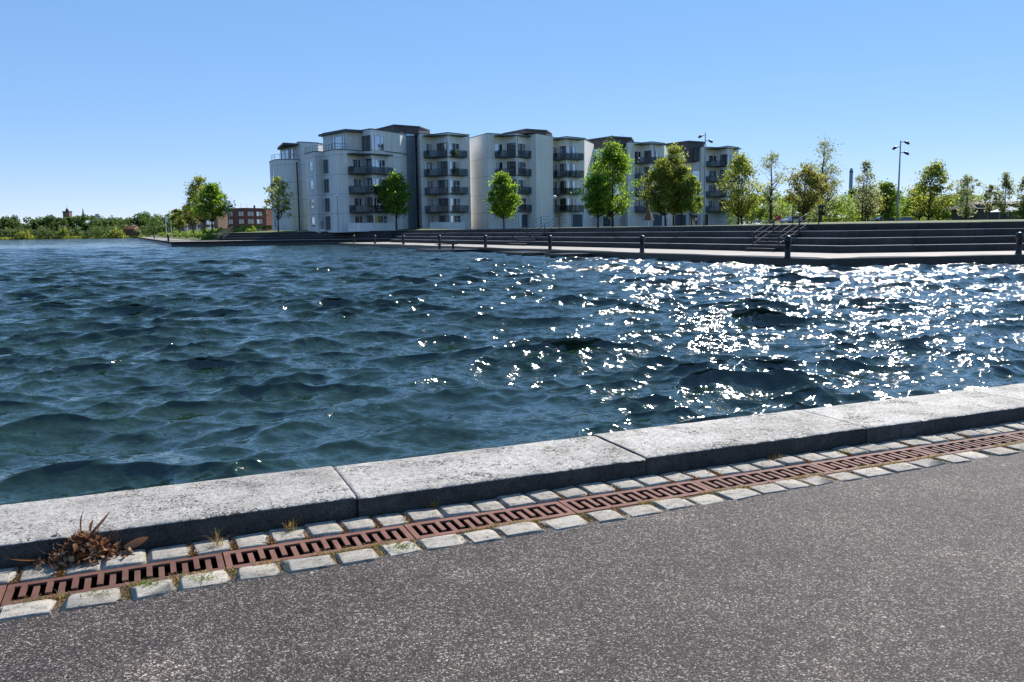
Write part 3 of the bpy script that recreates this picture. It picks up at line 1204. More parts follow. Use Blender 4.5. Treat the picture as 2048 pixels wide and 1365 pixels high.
def stair(px, width, label):
    st = foot_at(px)
    t = thing('stair', label, 'stairs', (st.x, st.y, 0))
    for k in range(NSTEP * 2 - 1):
        if k % 2 == 1:
            continue
        z1 = STEP_H / 2 * (k + 1)
        c = st + inl * (STEP_D * (k // 2) - 0.22)
        m_ = MB()
        ang = math.atan2(run_d.y, run_d.x)
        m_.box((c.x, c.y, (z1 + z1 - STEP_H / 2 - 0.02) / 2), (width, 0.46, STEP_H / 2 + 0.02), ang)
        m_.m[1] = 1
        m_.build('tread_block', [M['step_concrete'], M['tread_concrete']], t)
    return st


def handrail(st, side, label):
    """three-bar black handrail climbing the stair"""
    a = st + run_d * side - inl * 0.9
    b = a + inl * 1.0
    c = st + run_d * side + inl * (STEP_D * 3 + 0.7)
    d = c + inl * 0.0 + Vector((1.1, -0.25)) * 0.75
    t = thing('handrail', label, 'handrail', (a.x, a.y, 0), group='black handrails on the steps')
    for h in (0.5, 0.85, 1.2):
        m_ = MB()
        m_.tube([(a.x, a.y, h), (b.x, b.y, h), (c.x, c.y, TER_Z + h + 0.05), (d.x, d.y, TER_Z + h + 0.05)], 0.02, 6)
        m_.build('rail', M['black_metal'], t, smooth=True)
    for pnt, z in ((b, 0.0), ((b + c) / 2, TER_Z / 2), (c, TER_Z)):
        m_ = MB()
        m_.bar((pnt.x, pnt.y, z - 0.1), (pnt.x, pnt.y, z + 1.25), 0.07)
        m_.build('post', M['black_metal'], t)
    return t


st = stair(1530, 2.6, 'narrow concrete stair with half-height treads between the seating steps, nearest the bollard')
handrail(st, 1.2, 'black three-bar handrail on the left side of the nearer stair')
handrail(st, -1.2, 'black three-bar handrail on the right side of the nearer stair')
st2 = stair(1040, 4.2, 'narrow concrete stair cut into the seating steps in front of the garage doors')
handrail(st2, 2.0, 'black three-bar handrail on the left side of the farther stair')
handrail(st2, -2.0, 'black three-bar handrail on the right side of the farther stair')

# --- left quay, one step higher, with its own wall
LQ_Z = 0.42
wl_c, wl_r = at_z(343, 494.5, WATER_Z), at_z(850, 486.6, WATER_Z)
lc = Vector((wl_c.x, wl_c.y))
lr = Vector((gx(850, 141.0), 141.0))
far_tip = Vector((gx(276, 400.0), 400.0))
mb = MB()
poly = [tuple(lc), tuple(lr), tuple(lr + Vector((16, 3))), (lr.x + 18, lr.y + 40), (lc.x - 10, lc.y + 60), (far_tip.x + 10, far_tip.y + 10), tuple(far_tip)]
mb.prism(poly, -2.5, 0.02, 0)
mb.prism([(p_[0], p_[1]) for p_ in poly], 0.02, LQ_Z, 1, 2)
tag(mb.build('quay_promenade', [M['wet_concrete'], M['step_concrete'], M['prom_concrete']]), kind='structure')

# left terrace: low wall and steps behind that quay
lt_l = Vector((gx(436, 150.0), 150.0))
lt_r = Vector((gx(900, 149.0), 149.0))
left_foot = [tuple(lt_r), tuple(lt_l)]
lsteps = thing('seating_steps', 'low flight of dark concrete steps behind the raised left quay, below the lawn', 'steps', (lt_r.x, lt_r.y, LQ_Z))
rise_l = (TER_Z - 0.02 - LQ_Z) / 3
for k in range(3):
    lay_course(line_off(left_foot, -0.9 * k), LQ_Z - 0.05, LQ_Z + rise_l * (k + 1), 0.93 if k < 2 else 0.6, lsteps, 7.0)
mb = MB()
xa, xb = gx(712, 147.6), gx(782, 147.6)
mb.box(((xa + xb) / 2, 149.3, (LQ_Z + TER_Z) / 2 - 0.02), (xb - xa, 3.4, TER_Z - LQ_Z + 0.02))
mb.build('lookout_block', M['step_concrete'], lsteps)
left_top = line_off(left_foot, -0.9 * 2 - 0.5)
for side, px in ((0, 436), (1, 425)):
    a = Vector((gx(px, 147.5), 147.5))
    t = thing('handrail', 'thin black handrail at the left end of the low steps, ' + ('beside the lawn' if side == 0 else 'beside the planted bank'),
              'handrail', (a.x, a.y, LQ_Z), group='black handrails on the steps')
    for h in (0.45, 0.8, 1.15):
        m_ = MB()
        m_.tube([(a.x, a.y, LQ_Z + h), (a.x + 0.5, a.y + 0.8, LQ_Z + h), (a.x + 1.5, a.y + 3.6, TER_Z + h), (a.x + 2.6, a.y + 4.2, TER_Z + h)], 0.03, 5)
        m_.build('rail', M['black_metal'], t)
    for (dx_, dy_, z) in ((0.5, 0.8, LQ_Z), (1.5, 3.6, TER_Z)):
        m_ = MB()
        m_.bar((a.x + dx_, a.y + dy_, z - 0.1), (a.x + dx_, a.y + dy_, z + 1.2), 0.08)
        m_.build('post', M['black_metal'], t)

# --- terrace ground: lofted back from the top of the steps
top_pts = []


def densify(poly, step):
    out = []
    for a, b in zip(poly[:-1], poly[1:]):
        a, b = Vector(a), Vector(b)
        n = max(1, int((b - a).length / step))
        for i in range(n):
            out.append(a + (b - a) * (i / n))
    out.append(Vector(poly[-1]))
    return out


tl = densify([tuple(top_main[0]), tuple(top_main[1]), tuple(top_main[2])], 3.0)
tl = [p for p in tl if p.y < 143] + densify([(left_top[0][0], left_top[0][1]), (left_top[1][0], left_top[1][1])], 4.0)
offs = [0, 0.6, 1.5, 3, 5, 8, 12, 18, 26, 40, 70, 140, 320, 900, 2500]


def ter_z(x, y, t):
    right = min(1, max(0, (x - 18) / 10.0))
    rise_r = float(np.interp(t, [0, 14, 24, 60], [0, 0.2, 0.2, 0.05]))
    left = min(1, max(0, (-6 - x) / 12.0))
    rise_l_ = 0.30 * min(1.0, t / 7.0)
    mid = 0.25 * min(1.0, max(0.0, t - 40) / 60.0)
    z = TER_Z - 0.012 + right * rise_r + left * rise_l_ + (1 - right) * (1 - left) * mid
    return z


V, Fc = [], []
for p_ in tl:
    for t_ in offs:
        V.append((p_.x + (t_ * 0.9 if t_ > 300 and p_.x > 40 else 0), p_.y + t_, ter_z(p_.x, p_.y + t_, t_)))
nc_ = len(offs)
for i in range(len(tl) - 1):
    for j in range(nc_ - 1):
        a = i * nc_ + j
        Fc.append((a, a + 1, a + nc_ + 1, a + nc_))
mb = MB()
mb.add(V, Fc)
tag(mb.build('terrace_lawn', M['grass_ground'], smooth=True), kind='structure')
# planted bank at the left end
mb = MB()
bank = [(436, 152.5), (420, 156), (401, 158), (370, 185), (345, 230), (315, 310), (290, 400)]
V, Fc = [], []
for px, y in bank:
    x = gx(px, y)
    for (dx_, dz_) in ((0, LQ_Z + 0.004), (1.6, LQ_Z + 0.45), (3.6, 1.15), (6.0, 1.72), (14, 1.9), (60, 2.1), (170, 2.1)):
        V.append((x + dx_ * 0.75, y + dx_ * 0.65, dz_))
for i in range(len(bank) - 1):
    for j in range(6):
        a = i * 7 + j
        Fc.append((a, a + 7, a + 8, a + 1))
mb.add(V, Fc)
tag(mb.build('planted_bank', M['grass_ground'], smooth=True), kind='structure')
# far shore
mb = MB()
mb.add([(-1500, 500, -0.45), (-150, 505, -0.45), (-60, 505, -0.45), (-1500, 512, 0.35), (-150, 517, 0.35), (-60, 517, 0.35),
        (-3500, 2500, 2.0), (-400, 2500, 2.0), (400, 2500, 2.0), (-3500, 7500, 3), (0, 7500, 3), (3500, 7500, 3)],
       [(0, 1, 4, 3), (1, 2, 5, 4), (3, 4, 7, 6), (4, 5, 8, 7), (6, 7, 10, 9), (7, 8, 11, 10)])
tag(mb.build('far_shore', M['grass_ground']), kind='structure')

# --- low jetty awash in front of the promenade
jet_dir = (Vector(edge_l) - Vector(edge_c)).normalized()
jn = Vector((-jet_dir.y, jet_dir.x))
if jn.x > 0:
    jn = -jn


def edge_at(px):
    return foot_at(px, (edge_c, tuple(Vector(edge_l))))


for (pa, pb, wd, lab) in ((905, 965, 4.0, 'low wet timber jetty carrying the picnic table, awash'), (1058, 1112, 2.6, 'low wet timber jetty awash left of the second bollard'),
                          (1150, 1190, 2.4, 'short low wet timber jetty awash in front of the promenade')):
    A = edge_at(pa) + jn * (wd * 0.5 + 0.3)
    B = edge_at(pb) + jn * (wd * 0.5 + 0.3)
    t = thing('jetty', lab, 'jetty', ((A.x + B.x) / 2, (A.y + B.y) / 2, -0.35))
    L = (B - A).length
    n = max(6, int(L / 1.2))
    ang = math.atan2((B - A).y, (B - A).x)
    for i in range(n):
        c = A + (B - A) * ((i + 0.5) / n)
        m_ = MB()
        m_.box((c.x, c.y, -0.17 + rng.uniform(-0.01, 0.01)), (L / n - 0.06, wd, 0.07), ang)
        m_.build('plank', M['wet_wood'], t)
    for sgn in (-1, 1):
        m_ = MB()
        m_.bar((A + jn * sgn * wd * 0.4).to_3d() + Vector((0, 0, -0.3)), (B + jn * sgn * wd * 0.4).to_3d() + Vector((0, 0, -0.3)), 0.16, 0.18)
        m_.build('beam', M['wet_wood'], t)

# picnic table on the jetty
pc = edge_at(934) + jn * 2.2
t = thing('picnic_table', 'dark wooden picnic table with two benches standing at the water edge', 'table', (pc.x, pc.y, -0.13), 0.15)


def part_box(parent, name, c, s, m, rz=0.0):
    m_ = MB()
    m_.box((0, 0, 0), s)
    me = bpy.data.meshes.new(name)
    me.from_pydata(m_.v, [], m_.f)
    me.materials.append(m)
    o = bpy.data.objects.new(name, me)
    col.objects.link(o)
    o.parent = parent
    o.location = c
    o.rotation_euler = (0, 0, rz)
    return o


for i in range(4):
    part_box(t, 'table_plank', (0, -0.3 + i * 0.2, 0.78), (2.0, 0.18, 0.05), M['wet_wood'])
for sy in (-0.85, 0.85):
    for i in range(2):
        part_box(t, 'bench_plank', (0, sy + (i - 0.5) * 0.16, 0.46), (2.0, 0.14, 0.05), M['wet_wood'])
for sx in (-0.65, 0.65):
    part_box(t, 'cross_beam', (sx, 0, 0.40), (0.08, 1.9, 0.09), M['wet_wood'])
    for sy in (-0.85, -0.3, 0.3, 0.85):
        part_box(t, 'leg', (sx, sy, 0.22 if abs(sy) > 0.5 else 0.38), (0.09, 0.09, 0.44 if abs(sy) > 0.5 else 0.76), M['wet_wood'])

# --- bollards
bm_ = MB()
bm_.lathe((0, 0, 0), [(0.175, 0.0), (0.175, 0.05), (0.15, 0.07), (0.15, 0.80), (0.19, 0.83), (0.205, 0.90), (0.205, 0.96), (0.19, 1.03), (0.15, 1.10), (0.10, 1.145), (0.04, 1.17)], 20)
bol_me = bpy.data.meshes.new('bollard_body')
bol_me.from_pydata(bm_.v, [], bm_.f)
bol_me.materials.append(M['black_metal'])
bol_me.polygons.foreach_set('use_smooth', [True] * len(bol_me.polygons))
cm = MB()
cm.lathe((0, 0, 0), [(0.208, 0.885), (0.214, 0.9), (0.214, 0.93), (0.208, 0.945)], 20)
ring_me = bpy.data.meshes.new('collar')
ring_me.from_pydata(cm.v, [], cm.f)
ring_me.materials.append(M['dark_metal'])
names = [(2037, 508.5, 0, 'black cast-iron bollard at the right edge of the picture'),
         (1575, 516.5, 0, 'black cast-iron bollard nearest the corner of the promenade, below the nearer stair'),
         (1284, 505.7, 0, 'black cast-iron bollard second along the promenade from its corner'),
         (1100, 499.5, 0, 'black cast-iron bollard third along the promenade from its corner'),
         (971, 495.0, 0, 'black cast-iron bollard just right of the picnic table'),
         (879, 491.8, 0, 'black cast-iron bollard just left of the picnic table'),
         (807, 489.6, 0, 'black cast-iron bollard second to the left of the picnic table'),
         (750, 487.8, 0, 'black cast-iron bollard at the tip of the promenade'),
         (708, 486.5, 0.02, 'small distant black bollard beyond the tip of the promenade')]
for px, py, z, lab in names:
    pz = at_z(px, py, z)
    t = thing('bollard', lab, 'bollard', (pz.x, pz.y, z), group='bollards along the promenade')
    for nm, me in (('post', bol_me), ('collar', ring_me)):
        o = bpy.data.objects.new(nm, me)
        col.objects.link(o)
        o.parent = t
# two on the left quay
for px, y, lab in ((336, 141.0, 'small black bollard on the left quay near its corner'), (308, 235, 'tiny black bollard far along the left quay')):
    t = thing('bollard', lab, 'bollard', (gx(px, y), y, LQ_Z), group='bollards along the promenade')
    for nm, me in (('post', bol_me), ('collar', ring_me)):
        o = bpy.data.objects.new(nm, me)
        col.objects.link(o)
        o.parent = t

# ================================================================== APARTMENT BUILDINGS
BASE_Z = 1.95
FL = 3.28
ROOF_Z = 18.98
LEV = [BASE_Z, 5.05, 8.33, 11.61, 14.89]       # floor levels
WALLS = ('render', 'wall')


def W(px, d):
    return Vector((gx(px, d, 380), d))


def block(parent, name, pts, z0, z1, depth, mat, cap=None, cap_h=0.11, over=0.1, back=None):
    """prism whose front follows the surveyed polyline (left to right); back pushed away"""
    fr_ = [W(*p) for p in pts]
    bk = [p + (Vector(back) if back else Vector((depth * 0.25, depth))) for p in reversed(fr_)]
    m_ = MB()
    m_.prism([tuple(p) for p in fr_ + bk], z0, z1)
    o = m_.build(name, M[mat], parent)
    if cap:
        m_ = MB()
        cpts = [p + Vector((0, -over)) for p in fr_]
        cpts[0] += Vector((-over, 0))
        cpts[-1] += Vector((over, 0))
        m_.prism([tuple(p) for p in cpts + bk], z1, z1 + cap_h)
        c_ = m_.build('roof_edge', M[cap], o)
    return o, fr_


def seg(fr_, i):
    return fr_[i], fr_[i + 1]


def on(a, b, f):
    return a + (b - a) * f


def outn(a, b):
    d = (b - a).normalized()
    n = Vector((d.y, -d.x))
    return n if n.y < 0 else -n


def window(parent, a, b, f0, f1, z0, z1, mat='pane', frame='white_paint', mull=(0.5,), trans=(), proud=0.05, fw=0.09, name='window'):
    """frame with bars, proud of the wall, around panes"""
    n = outn(a, b)
    p0, p1 = on(a, b, f0) + n * proud, on(a, b, f1) + n * proud
    m_ = MB()
    z_ = lambda p, z: (p.x, p.y, z)
    m_.bar(z_(p0, z0), z_(p0, z1), fw, 0.12)
    m_.bar(z_(p1, z0), z_(p1, z1), fw, 0.12)
    m_.bar(z_(p0, z0), z_(p1, z0), 0.12, fw)
    m_.bar(z_(p0, z1), z_(p1, z1), 0.12, fw)
    for f in mull:
        pm = on(p0, p1, f)
        m_.bar(z_(pm, z0), z_(pm, z1), fw * 0.8, 0.1)
    for (fa, fb, fz) in trans:
        zz = z0 + (z1 - z0) * fz
        m_.bar(z_(on(p0, p1, fa), zz), z_(on(p0, p1, fb), zz), 0.1, fw * 0.8)
    o = m_.build(name, M[frame], parent)
    cuts = [0.0] + sorted(mull) + [1.0]
    for fa, fb in zip(cuts[:-1], cuts[1:]):
        c0, c1 = on(p0, p1, fa) - n * 0.03, on(p0, p1, fb) - n * 0.03
        g = MB()
        mm = mat if isinstance(mat, str) else mat[cuts.index(fa) % len(mat)]
        g.add([z_(c0, z0), z_(c1, z0), z_(c1, z1), z_(c0, z1), z_(c0 - n * 0.015, z0), z_(c1 - n * 0.015, z0), z_(c1 - n * 0.015, z1), z_(c0 - n * 0.015, z1)],
              [(0, 1, 2, 3), (7, 6, 5, 4)])
        g.build('pane', M[mm], o)
    return o


def slab_poly(fr_, ia, fa, ib, fb, proj):
    """plan of a balcony: wall points between two places on the facade plus projected front"""
    a0, a1 = seg(fr_, ia)
    b0, b1 = seg(fr_, ib)
    A, B = on(a0, a1, fa), on(b0, b1, fb)
    inner = [A] + [fr_[i] for i in range(ia + 1, ib + 1)] + [B]
    nA, nB = outn(a0, a1), outn(b0, b1)
    mid = fr_[ia + 1]
    mA = A + nA * proj
    mB = B + nB * proj * 0.8
    # front corner: keep the front a flat three-sided prow
    mM = (mA + mB) / 2 + Vector((0.15, -0.55 * proj))
    outer = [mA, mM, mB]
    return inner, outer


def balcony(parent, fr_, ia, fa, ib, fb, z, proj=1.5, h=1.05, post_to=None):
    inner, outer = slab_poly(fr_, ia, fa, ib, fb, proj)
    m_ = MB()
    m_.prism([tuple(p) for p in outer + list(reversed(inner))], z - 0.2, z)
    o = m_.build('balcony', M['dark_metal'], parent)
    path = [inner[0]] + outer + [inner[-1]]
    m_ = MB()
    for a, b in zip(path[:-1], path[1:]):
        m_.bar((a.x, a.y, z + h), (b.x, b.y, z + h), 0.06)
        n = max(1, round((b - a).length / 1.1))
        for i in range(n + 1):
            pq = on(a, b, i / n)
            m_.bar((pq.x, pq.y, z), (pq.x, pq.y, z + h), 0.05)
    m_.build('railing', M['black_metal'], o)
    for a, b in zip(path[:-1], path[1:]):
        g = MB()
        d = (b - a).normalized() * 0.06
        a2, b2 = a + d, b - d
        nn_ = Vector((d.y, -d.x)) * 0.1
        g.add([(a2.x, a2.y, z + 0.05), (b2.x, b2.y, z + 0.05), (b2.x, b2.y, z + h - 0.05), (a2.x, a2.y, z + h - 0.05)], [(0, 1, 2, 3)])
        g.build('glass_panel', M['rail_glass'], o)
    return o, inner, outer


def post(parent, p, z0, z1):
    m_ = MB()
    m_.tube([(p.x, p.y, z0), (p.x, p.y, z1)], 0.09, 8)
    m_.build('column', M['grey_metal'], parent)


def canopy(parent, fr_, ia, fa, ib, fb, z, proj, th=0.22):
    inner, outer = slab_poly(fr_, ia, fa, ib, fb, proj)
    m_ = MB()
    m_.prism([tuple(p) for p in outer + list(reversed(inner))], z, z + th)
    return m_.build('canopy', M['roof_dark'], parent), outer


def bay(parent, fr_, ia, levels, ground='window', fa=0.35, fb=0.62, glass=('pane', 'pane_dark'), top=ROOF_Z, proj=1.5, ncan=True):
    """folded bay A (left), B (middle, turned to the left), C (right) with stacked balconies"""
    A, B, C = seg(fr_, ia), seg(fr_, ia + 1), seg(fr_, ia + 2)
    prow = None
    for z in levels:
        o, inner, outer = balcony(parent, fr_, ia, fa, ia + 2, fb, z, proj)
        prow = outer[1]
    for li, z in enumerate(LEV[:-1] if top < 16 else LEV):
        if ground != 'window' and li == 0:
            continue
        zb = z + (0.15 if li else 0.9)
        zt = z + 2.35
        window(parent, *A, 0.45, 0.92, z + 0.9 if li else z + 0.95, zt, rng.choice([['pane', 'pane_curtain'], 'pane', 'pane_dark', 'pane_curtain']), mull=(0.55,), frame='white_paint')
        window(parent, *B, 0.30, 0.93, zb, zt, rng.choice(['pane_dark', ['pane_dark', 'pane_dark', 'pane_curtain'], ['pane', 'pane_dark', 'pane_dark']]), mull=(0.34, 0.68), frame='dark_metal')
        window(parent, *C, 0.04, 0.50, zb, zt, ['pane', 'pane_dark', rng.choice(['pane', 'pane_dark', 'pane_curtain'])], mull=(0.28, 0.62), trans=((0.62, 1.0, 0.55),))
    if ncan:
        c, outer = canopy(parent, fr_, ia, fa - 0.05, ia + 2, fb + 0.03, top - 0.5, proj * 1.02)
    if prow is not None:
        post(parent, prow + Vector((0.0, 0.12)), BASE_Z - 0.3, top - 0.4)


def seams(parent, fr_, zs, skip=()):
    """shallow recessed-looking joint lines between the render panels"""
    for i in range(len(fr_) - 1):
        if i in skip:
            continue
        a, b = seg(fr_, i)
        n = outn(a, b) * 0.012
        for z in zs:
            m_ = MB()
            m_.bar((a.x + n.x, a.y + n.y, z), (b.x + n.x, b.y + n.y, z), 0.02, 0.05)
            m_.build('panel_joint', M['grey_metal'], parent)


def downpipe(parent, p, z0, z1, r=0.09):
    m_ = MB()
    m_.tube([(p.x, p.y, z0), (p.x, p.y, z1)], r, 8)
    m_.box((p.x, p.y, z1), (0.35, 0.3, 0.4))
    m_.build('downpipe', M['dark_metal'], parent)


SEAM = [4.75, 8.05, 11.35, 14.65]

# ---------------- left building
lb = thing('apartment_building', 'pale five-storey apartment building with rounded left end and roof terraces', 'building', (gx(740, 156), 156, BASE_Z))
# rear wing with rounded drum and penthouse
drum, fr1 = block(lb, 'drum_wall', [(541.5, 175.5), (545, 171.5), (552, 169), (562, 168), (580, 168.2), (598, 169.6)], BASE_Z - 0.4, 15.6, 9, 'wall', 'roof_dark', 0.12)
wing, fr1b = block(lb, 'wing_wall', [(598, 170.4), (606, 169.6), (640, 172.0)], BASE_Z - 0.4, ROOF_Z, 10, 'wall', 'roof_dark')
pent, fr1c = block(lb, 'penthouse_wall', [(564, 178), (601, 170.0)], 15.4, ROOF_Z - 0.3, 6, 'wall')
window(pent, *seg(fr1c, 0), 0.06, 0.48, 15.85, 18.0, 'pane', mull=(0.5,), proud=0.08)
window(pent, *seg(fr1c, 0), 0.58, 0.72, 15.75, 18.0, 'pane', mull=(), proud=0.08)
m_ = MB()
a, b = W(558.5, 178.5), W(601, 170.0)
m_.prism([tuple(a), tuple(a + Vector((0.5, -1.6))), tuple(b + Vector((-2.4, -2.2))), tuple(b + Vector((0, -0.1))), tuple(b + Vector((1.5, 8))), tuple(a + Vector((1.5, 8)))], ROOF_Z - 0.55, ROOF_Z - 0.2)
m_.build('canopy', M['roof_dark'], lb)


def terrace_rail(parent, fr_, z, i0, i1, h=0.95):
    m_ = MB()
    for i in range(i0, i1):
        a, b = seg(fr_, i)
        m_.bar((a.x, a.y + 0.25, z + h), (b.x, b.y + 0.25, z + h), 0.06)
        m_.bar((a.x, a.y + 0.25, z + h * 0.5), (b.x, b.y + 0.25, z + h * 0.5), 0.03)
        n = max(1, round((b - a).length / 1.2))
        for k in range(n + 1):
            p = on(a, b, k / n)
            m_.bar((p.x, p.y + 0.25, z), (p.x, p.y + 0.25, z + h), 0.05)
    m_.build('terrace_railing', M['black_metal'], parent)


terrace_rail(lb, fr1, 15.7, 1, 5)
for z in LEV[:-1]:
    window(drum, *seg(fr1, 1), 0.2, 0.75, z + 0.7, z + 2.3, 'pane', mull=(), fw=0.12)
seams(drum, fr1, SEAM)
downpipe(lb, W(596, 168.6), BASE_Z - 0.3, 14.9, 0.16)
seams(wing, fr1b, SEAM)
# front block, four storeys with a terrace on top
front, fr2 = block(lb, 'front_wall', [(613, 155.4), (633, 150.9), (649, 152.2), (672, 147.9), (697, 149.0), (726, 151.8), (745, 150.0), (803, 156.7)],
                   BASE_Z - 0.4, 15.45, 16, 'wall', 'roof_dark', 0.12)
terrace_rail(lb, fr2, 15.55, 0, 4)
for z in LEV[:-1]:
    window(front, *seg(fr2, 0), 0.38, 0.78, z + 0.75, z + 2.35, 'pane', mull=(), trans=((0, 1, 0.3),), fw=0.1)
    window(front, *seg(fr2, 2), 0.04, 0.42, z + 0.15, z + 2.4, 'pane_dark', mull=(0.5,), frame='grey_metal')
seams(front, fr2, SEAM)
# top storey
up, fr3 = block(lb, 'upper_wall', [(650, 156.4), (695, 150.4), (726, 152.2), (745, 150.02), (803, 156.72)], 15.4, ROOF_Z, 12, 'wall', 'roof_dark', 0.16)
window(up, *seg(fr3, 0), 0.42, 0.95, 15.75, 18.1, 'pane', mull=(0.22, 0.85), proud=0.08)
window(up, *seg(fr3, 2), 0.08, 0.97, 15.4, 18.0, 'pane_dark', mull=(0.45,), trans=((0, 0.45, 0.35), (0, 0.45, 0.7)), frame='grey_metal')
window(up, *seg(fr3, 3), 0.02, 0.43, 15.45, 18.1, ['pane', 'pane', 'pane'], mull=(0.24, 0.72), fw=0.14)
m_ = MB()
a, b, c = W(641, 156.8), W(695, 149.9), W(726, 151.9)
m_.prism([tuple(a), tuple(a + Vector((0.9, -1.2))), tuple(b + Vector((0.2, -0.9))), tuple(c + Vector((0.3, -0.5))), tuple(c + Vector((0, 2))), tuple(b + Vector((1, 8))), tuple(a + Vector((2, 6)))], ROOF_Z - 0.35, ROOF_Z - 0.02)
m_.build('canopy', M['roof_dark'], lb)
# bay of the front block (segments 4,5,6 of fr2)
for z in LEV[1:4]:
    balcony(lb, fr2, 4, 0.02, 6, 0.55, z, 1.4)
cn, outer = canopy(lb, fr2, 4, 0.0, 6, 0.56, LEV[4] - 0.2, 1.45)
post(lb, outer[1] + Vector((-1.6, 0.3)), BASE_Z - 0.3, LEV[4] - 0.15)
for li, z in enumerate(LEV[:4]):
    zb = z + (0.15 if li else 0.95)
    window(front, *seg(fr2, 4), 0.33, 0.86, z + 0.95, z + 2.35, rng.choice(['pane', 'pane_dark']) if li else 'pane_dark', mull=(0.65,))
    window(front, *seg(fr2, 5), 0.25, 0.97, zb, z + 2.4, 'pane_dark', mull=(0.5,), frame='dark_metal')
    window(front, *seg(fr2, 6), 0.02, 0.45, zb, z + 2.4, ['pane', 'pane', 'pane'] if li else ['pane', 'pane_dark', 'pane_dark'], mull=(0.22, 0.72), fw=0.13, trans=((0.72, 1, 0.5),))
# low garden wall before the ground floor
m_ = MB()
a, b = W(693, 146.8), W(790, 151.5)
m_.prism([tuple(a), tuple(W(716, 146.2)), tuple(b), tuple(b + Vector((0.1, 0.25))), tuple(W(716, 146.2) + Vector((0, 0.3))), tuple(a + Vector((0, 0.3)))], BASE_Z - 0.3, BASE_Z + 1.15)
m_.build('garden_wall', M['wall'], lb)


def stair_tower(parent, pts, z0, z1, rows, box_pts, box_z, door=True):
    """glazed stairwell below a dark attic box"""
    o, f = block(parent, 'stairwell', pts, BASE_Z - 0.4, z1, 8, 'attic_brown')
    a, b = f[0], f[-1]
    window(o, a, b, 0.02, 0.98, z0, z1 - 0.1, 'pane_stair', frame='grey_metal', mull=(0.28,), trans=[(0, 1, (i + 0.9) / rows) for i in range(rows)], fw=0.07, name='stair_glazing')
    if door:
        window(o, a, b, 0.06, 0.30, BASE_Z, BASE_Z + 2.3, 'pane_dark', frame='white_paint', mull=(), proud=0.1, name='door')
    o2, f2 = block(parent, 'attic_box', box_pts, z1 - 0.02, box_z, 6, 'attic_brown', 'roof_dark', 0.22, 0.2)


stair_tower(lb, [(804, 158.6), (832, 161.2)], BASE_Z, 19.3, 5, [(757, 165.0), (792, 158.3), (841, 161.6)], 20.5)
# second block of the left building
b2, fr4 = block(lb, 'block_wall', [(837, 162.0), (843, 157.6), (868, 159.6), (898, 157.0), (941, 161.4)], BASE_Z - 0.4, ROOF_Z, 12, 'wall', 'roof_dark', back=(-5.5, 10.5))  # unseen back slanted so its right flank catches sun and bounces it
bay(lb, fr4, 1, LEV[1:5], fa=0.25, fb=0.66)
seams(b2, fr4, SEAM)
m_ = MB()
a, b = W(858, 154.6), W(928, 156.4)
m_.prism([tuple(a), tuple(W(887, 154.2)), tuple(b), tuple(b + Vector((0, 0.3))), tuple(W(887, 154.2) + Vector((0, 0.3))), tuple(a + Vector((0, 0.3)))], BASE_Z - 0.3, BASE_Z + 1.15)
m_.build('garden_wall', M['wall'], lb)

# ---------------- right building
rb = thing('apartment_building', 'long pale apartment building with garages and stacked balconies behind the trees', 'building', (gx(1200, 178), 178, BASE_Z))
b3, fr5 = block(rb, 'block_wall', [(936, 168.3), (977, 159.0), (1008, 161.0), (1034, 159.2), (1069, 164.2)], BASE_Z - 0.4, ROOF_Z, 12, 'wall', 'roof_dark', back=(3.6, 1.6))  # unseen depth made thin so sun passes behind and lights the gap
bay(rb, fr5, 1, LEV[1:5], ground='plain', fa=0.45, fb=0.65)
seams(b3, fr5, SEAM)
stair_tower(rb, [(1070, 166.5), (1091, 169.6)], BASE_Z + 3.2, 19.3, 4, [(1008, 175.0), (1053.5, 167.6), (1093, 170.5)], 20.5, False)
b4, fr6 = block(rb, 'block_wall', [(1086, 169.5), (1090, 166.2), (1116, 168.6), (1133, 166.4), (1169, 170.0)], BASE_Z - 0.4, ROOF_Z, 12, 'wall', 'roof_dark')
bay(rb, fr6, 1, LEV[1:5], ground='plain', fa=0.5, fb=0.7)
seams(b4, fr6, SEAM)
# recessed link with penthouse
l1, fr7 = block(rb, 'link_wall', [(1168, 184.0), (1240, 182.5), (1256, 184.0)], BASE_Z - 0.4, 16.0, 10, 'wall')
p1, fr7b = block(rb, 'penthouse_wall', [(1168, 188.5), (1222, 181.0), (1260, 184.0)], 15.9, 20.2, 8, 'attic_brown', 'roof_dark', 0.3, 0.3)
window(p1, *seg(fr7b, 0), 0.05, 0.9, 16.3, 18.3, 'pane', mull=(0.3, 0.62), frame='dark_metal')
window(p1, *seg(fr7b, 1), 0.35, 0.9, 16.3, 19.0, 'pane', mull=(), frame='dark_metal')
for li, z in enumerate(LEV[1:]):
    window(l1, *seg(fr7, 0), 0.06, 0.4, z + 0.7, z + 2.3, 'pane_dark', mull=(0.5,))
    window(l1, *seg(fr7, 0), 0.82, 0.99, z + 0.2, z + 2.5, 'pane_stair', mull=(), frame='grey_metal')
    m_ = MB()
    a, b = on(*seg(fr7, 0), 0.02), on(*seg(fr7, 0), 0.62)
    m_.prism([tuple(a + Vector((0, -1.6))), tuple(b + Vector((0, -1.6))), tuple(b), tuple(a)], z - 0.2, z)
    bb = m_.build('balcony', M['dark_metal'], l1)
    m_ = MB()
    for i in range(7):
        pq = on(a, b, i / 6)
        m_.bar((pq.x, pq.y - 1.55, z), (pq.x, pq.y - 1.55, z + 1.0), 0.05)
    m_.bar((a.x, a.y - 1.55, z + 1.0), (b.x, b.y - 1.55, z + 1.0), 0.06)
    m_.build('railing', M['black_metal'], bb)
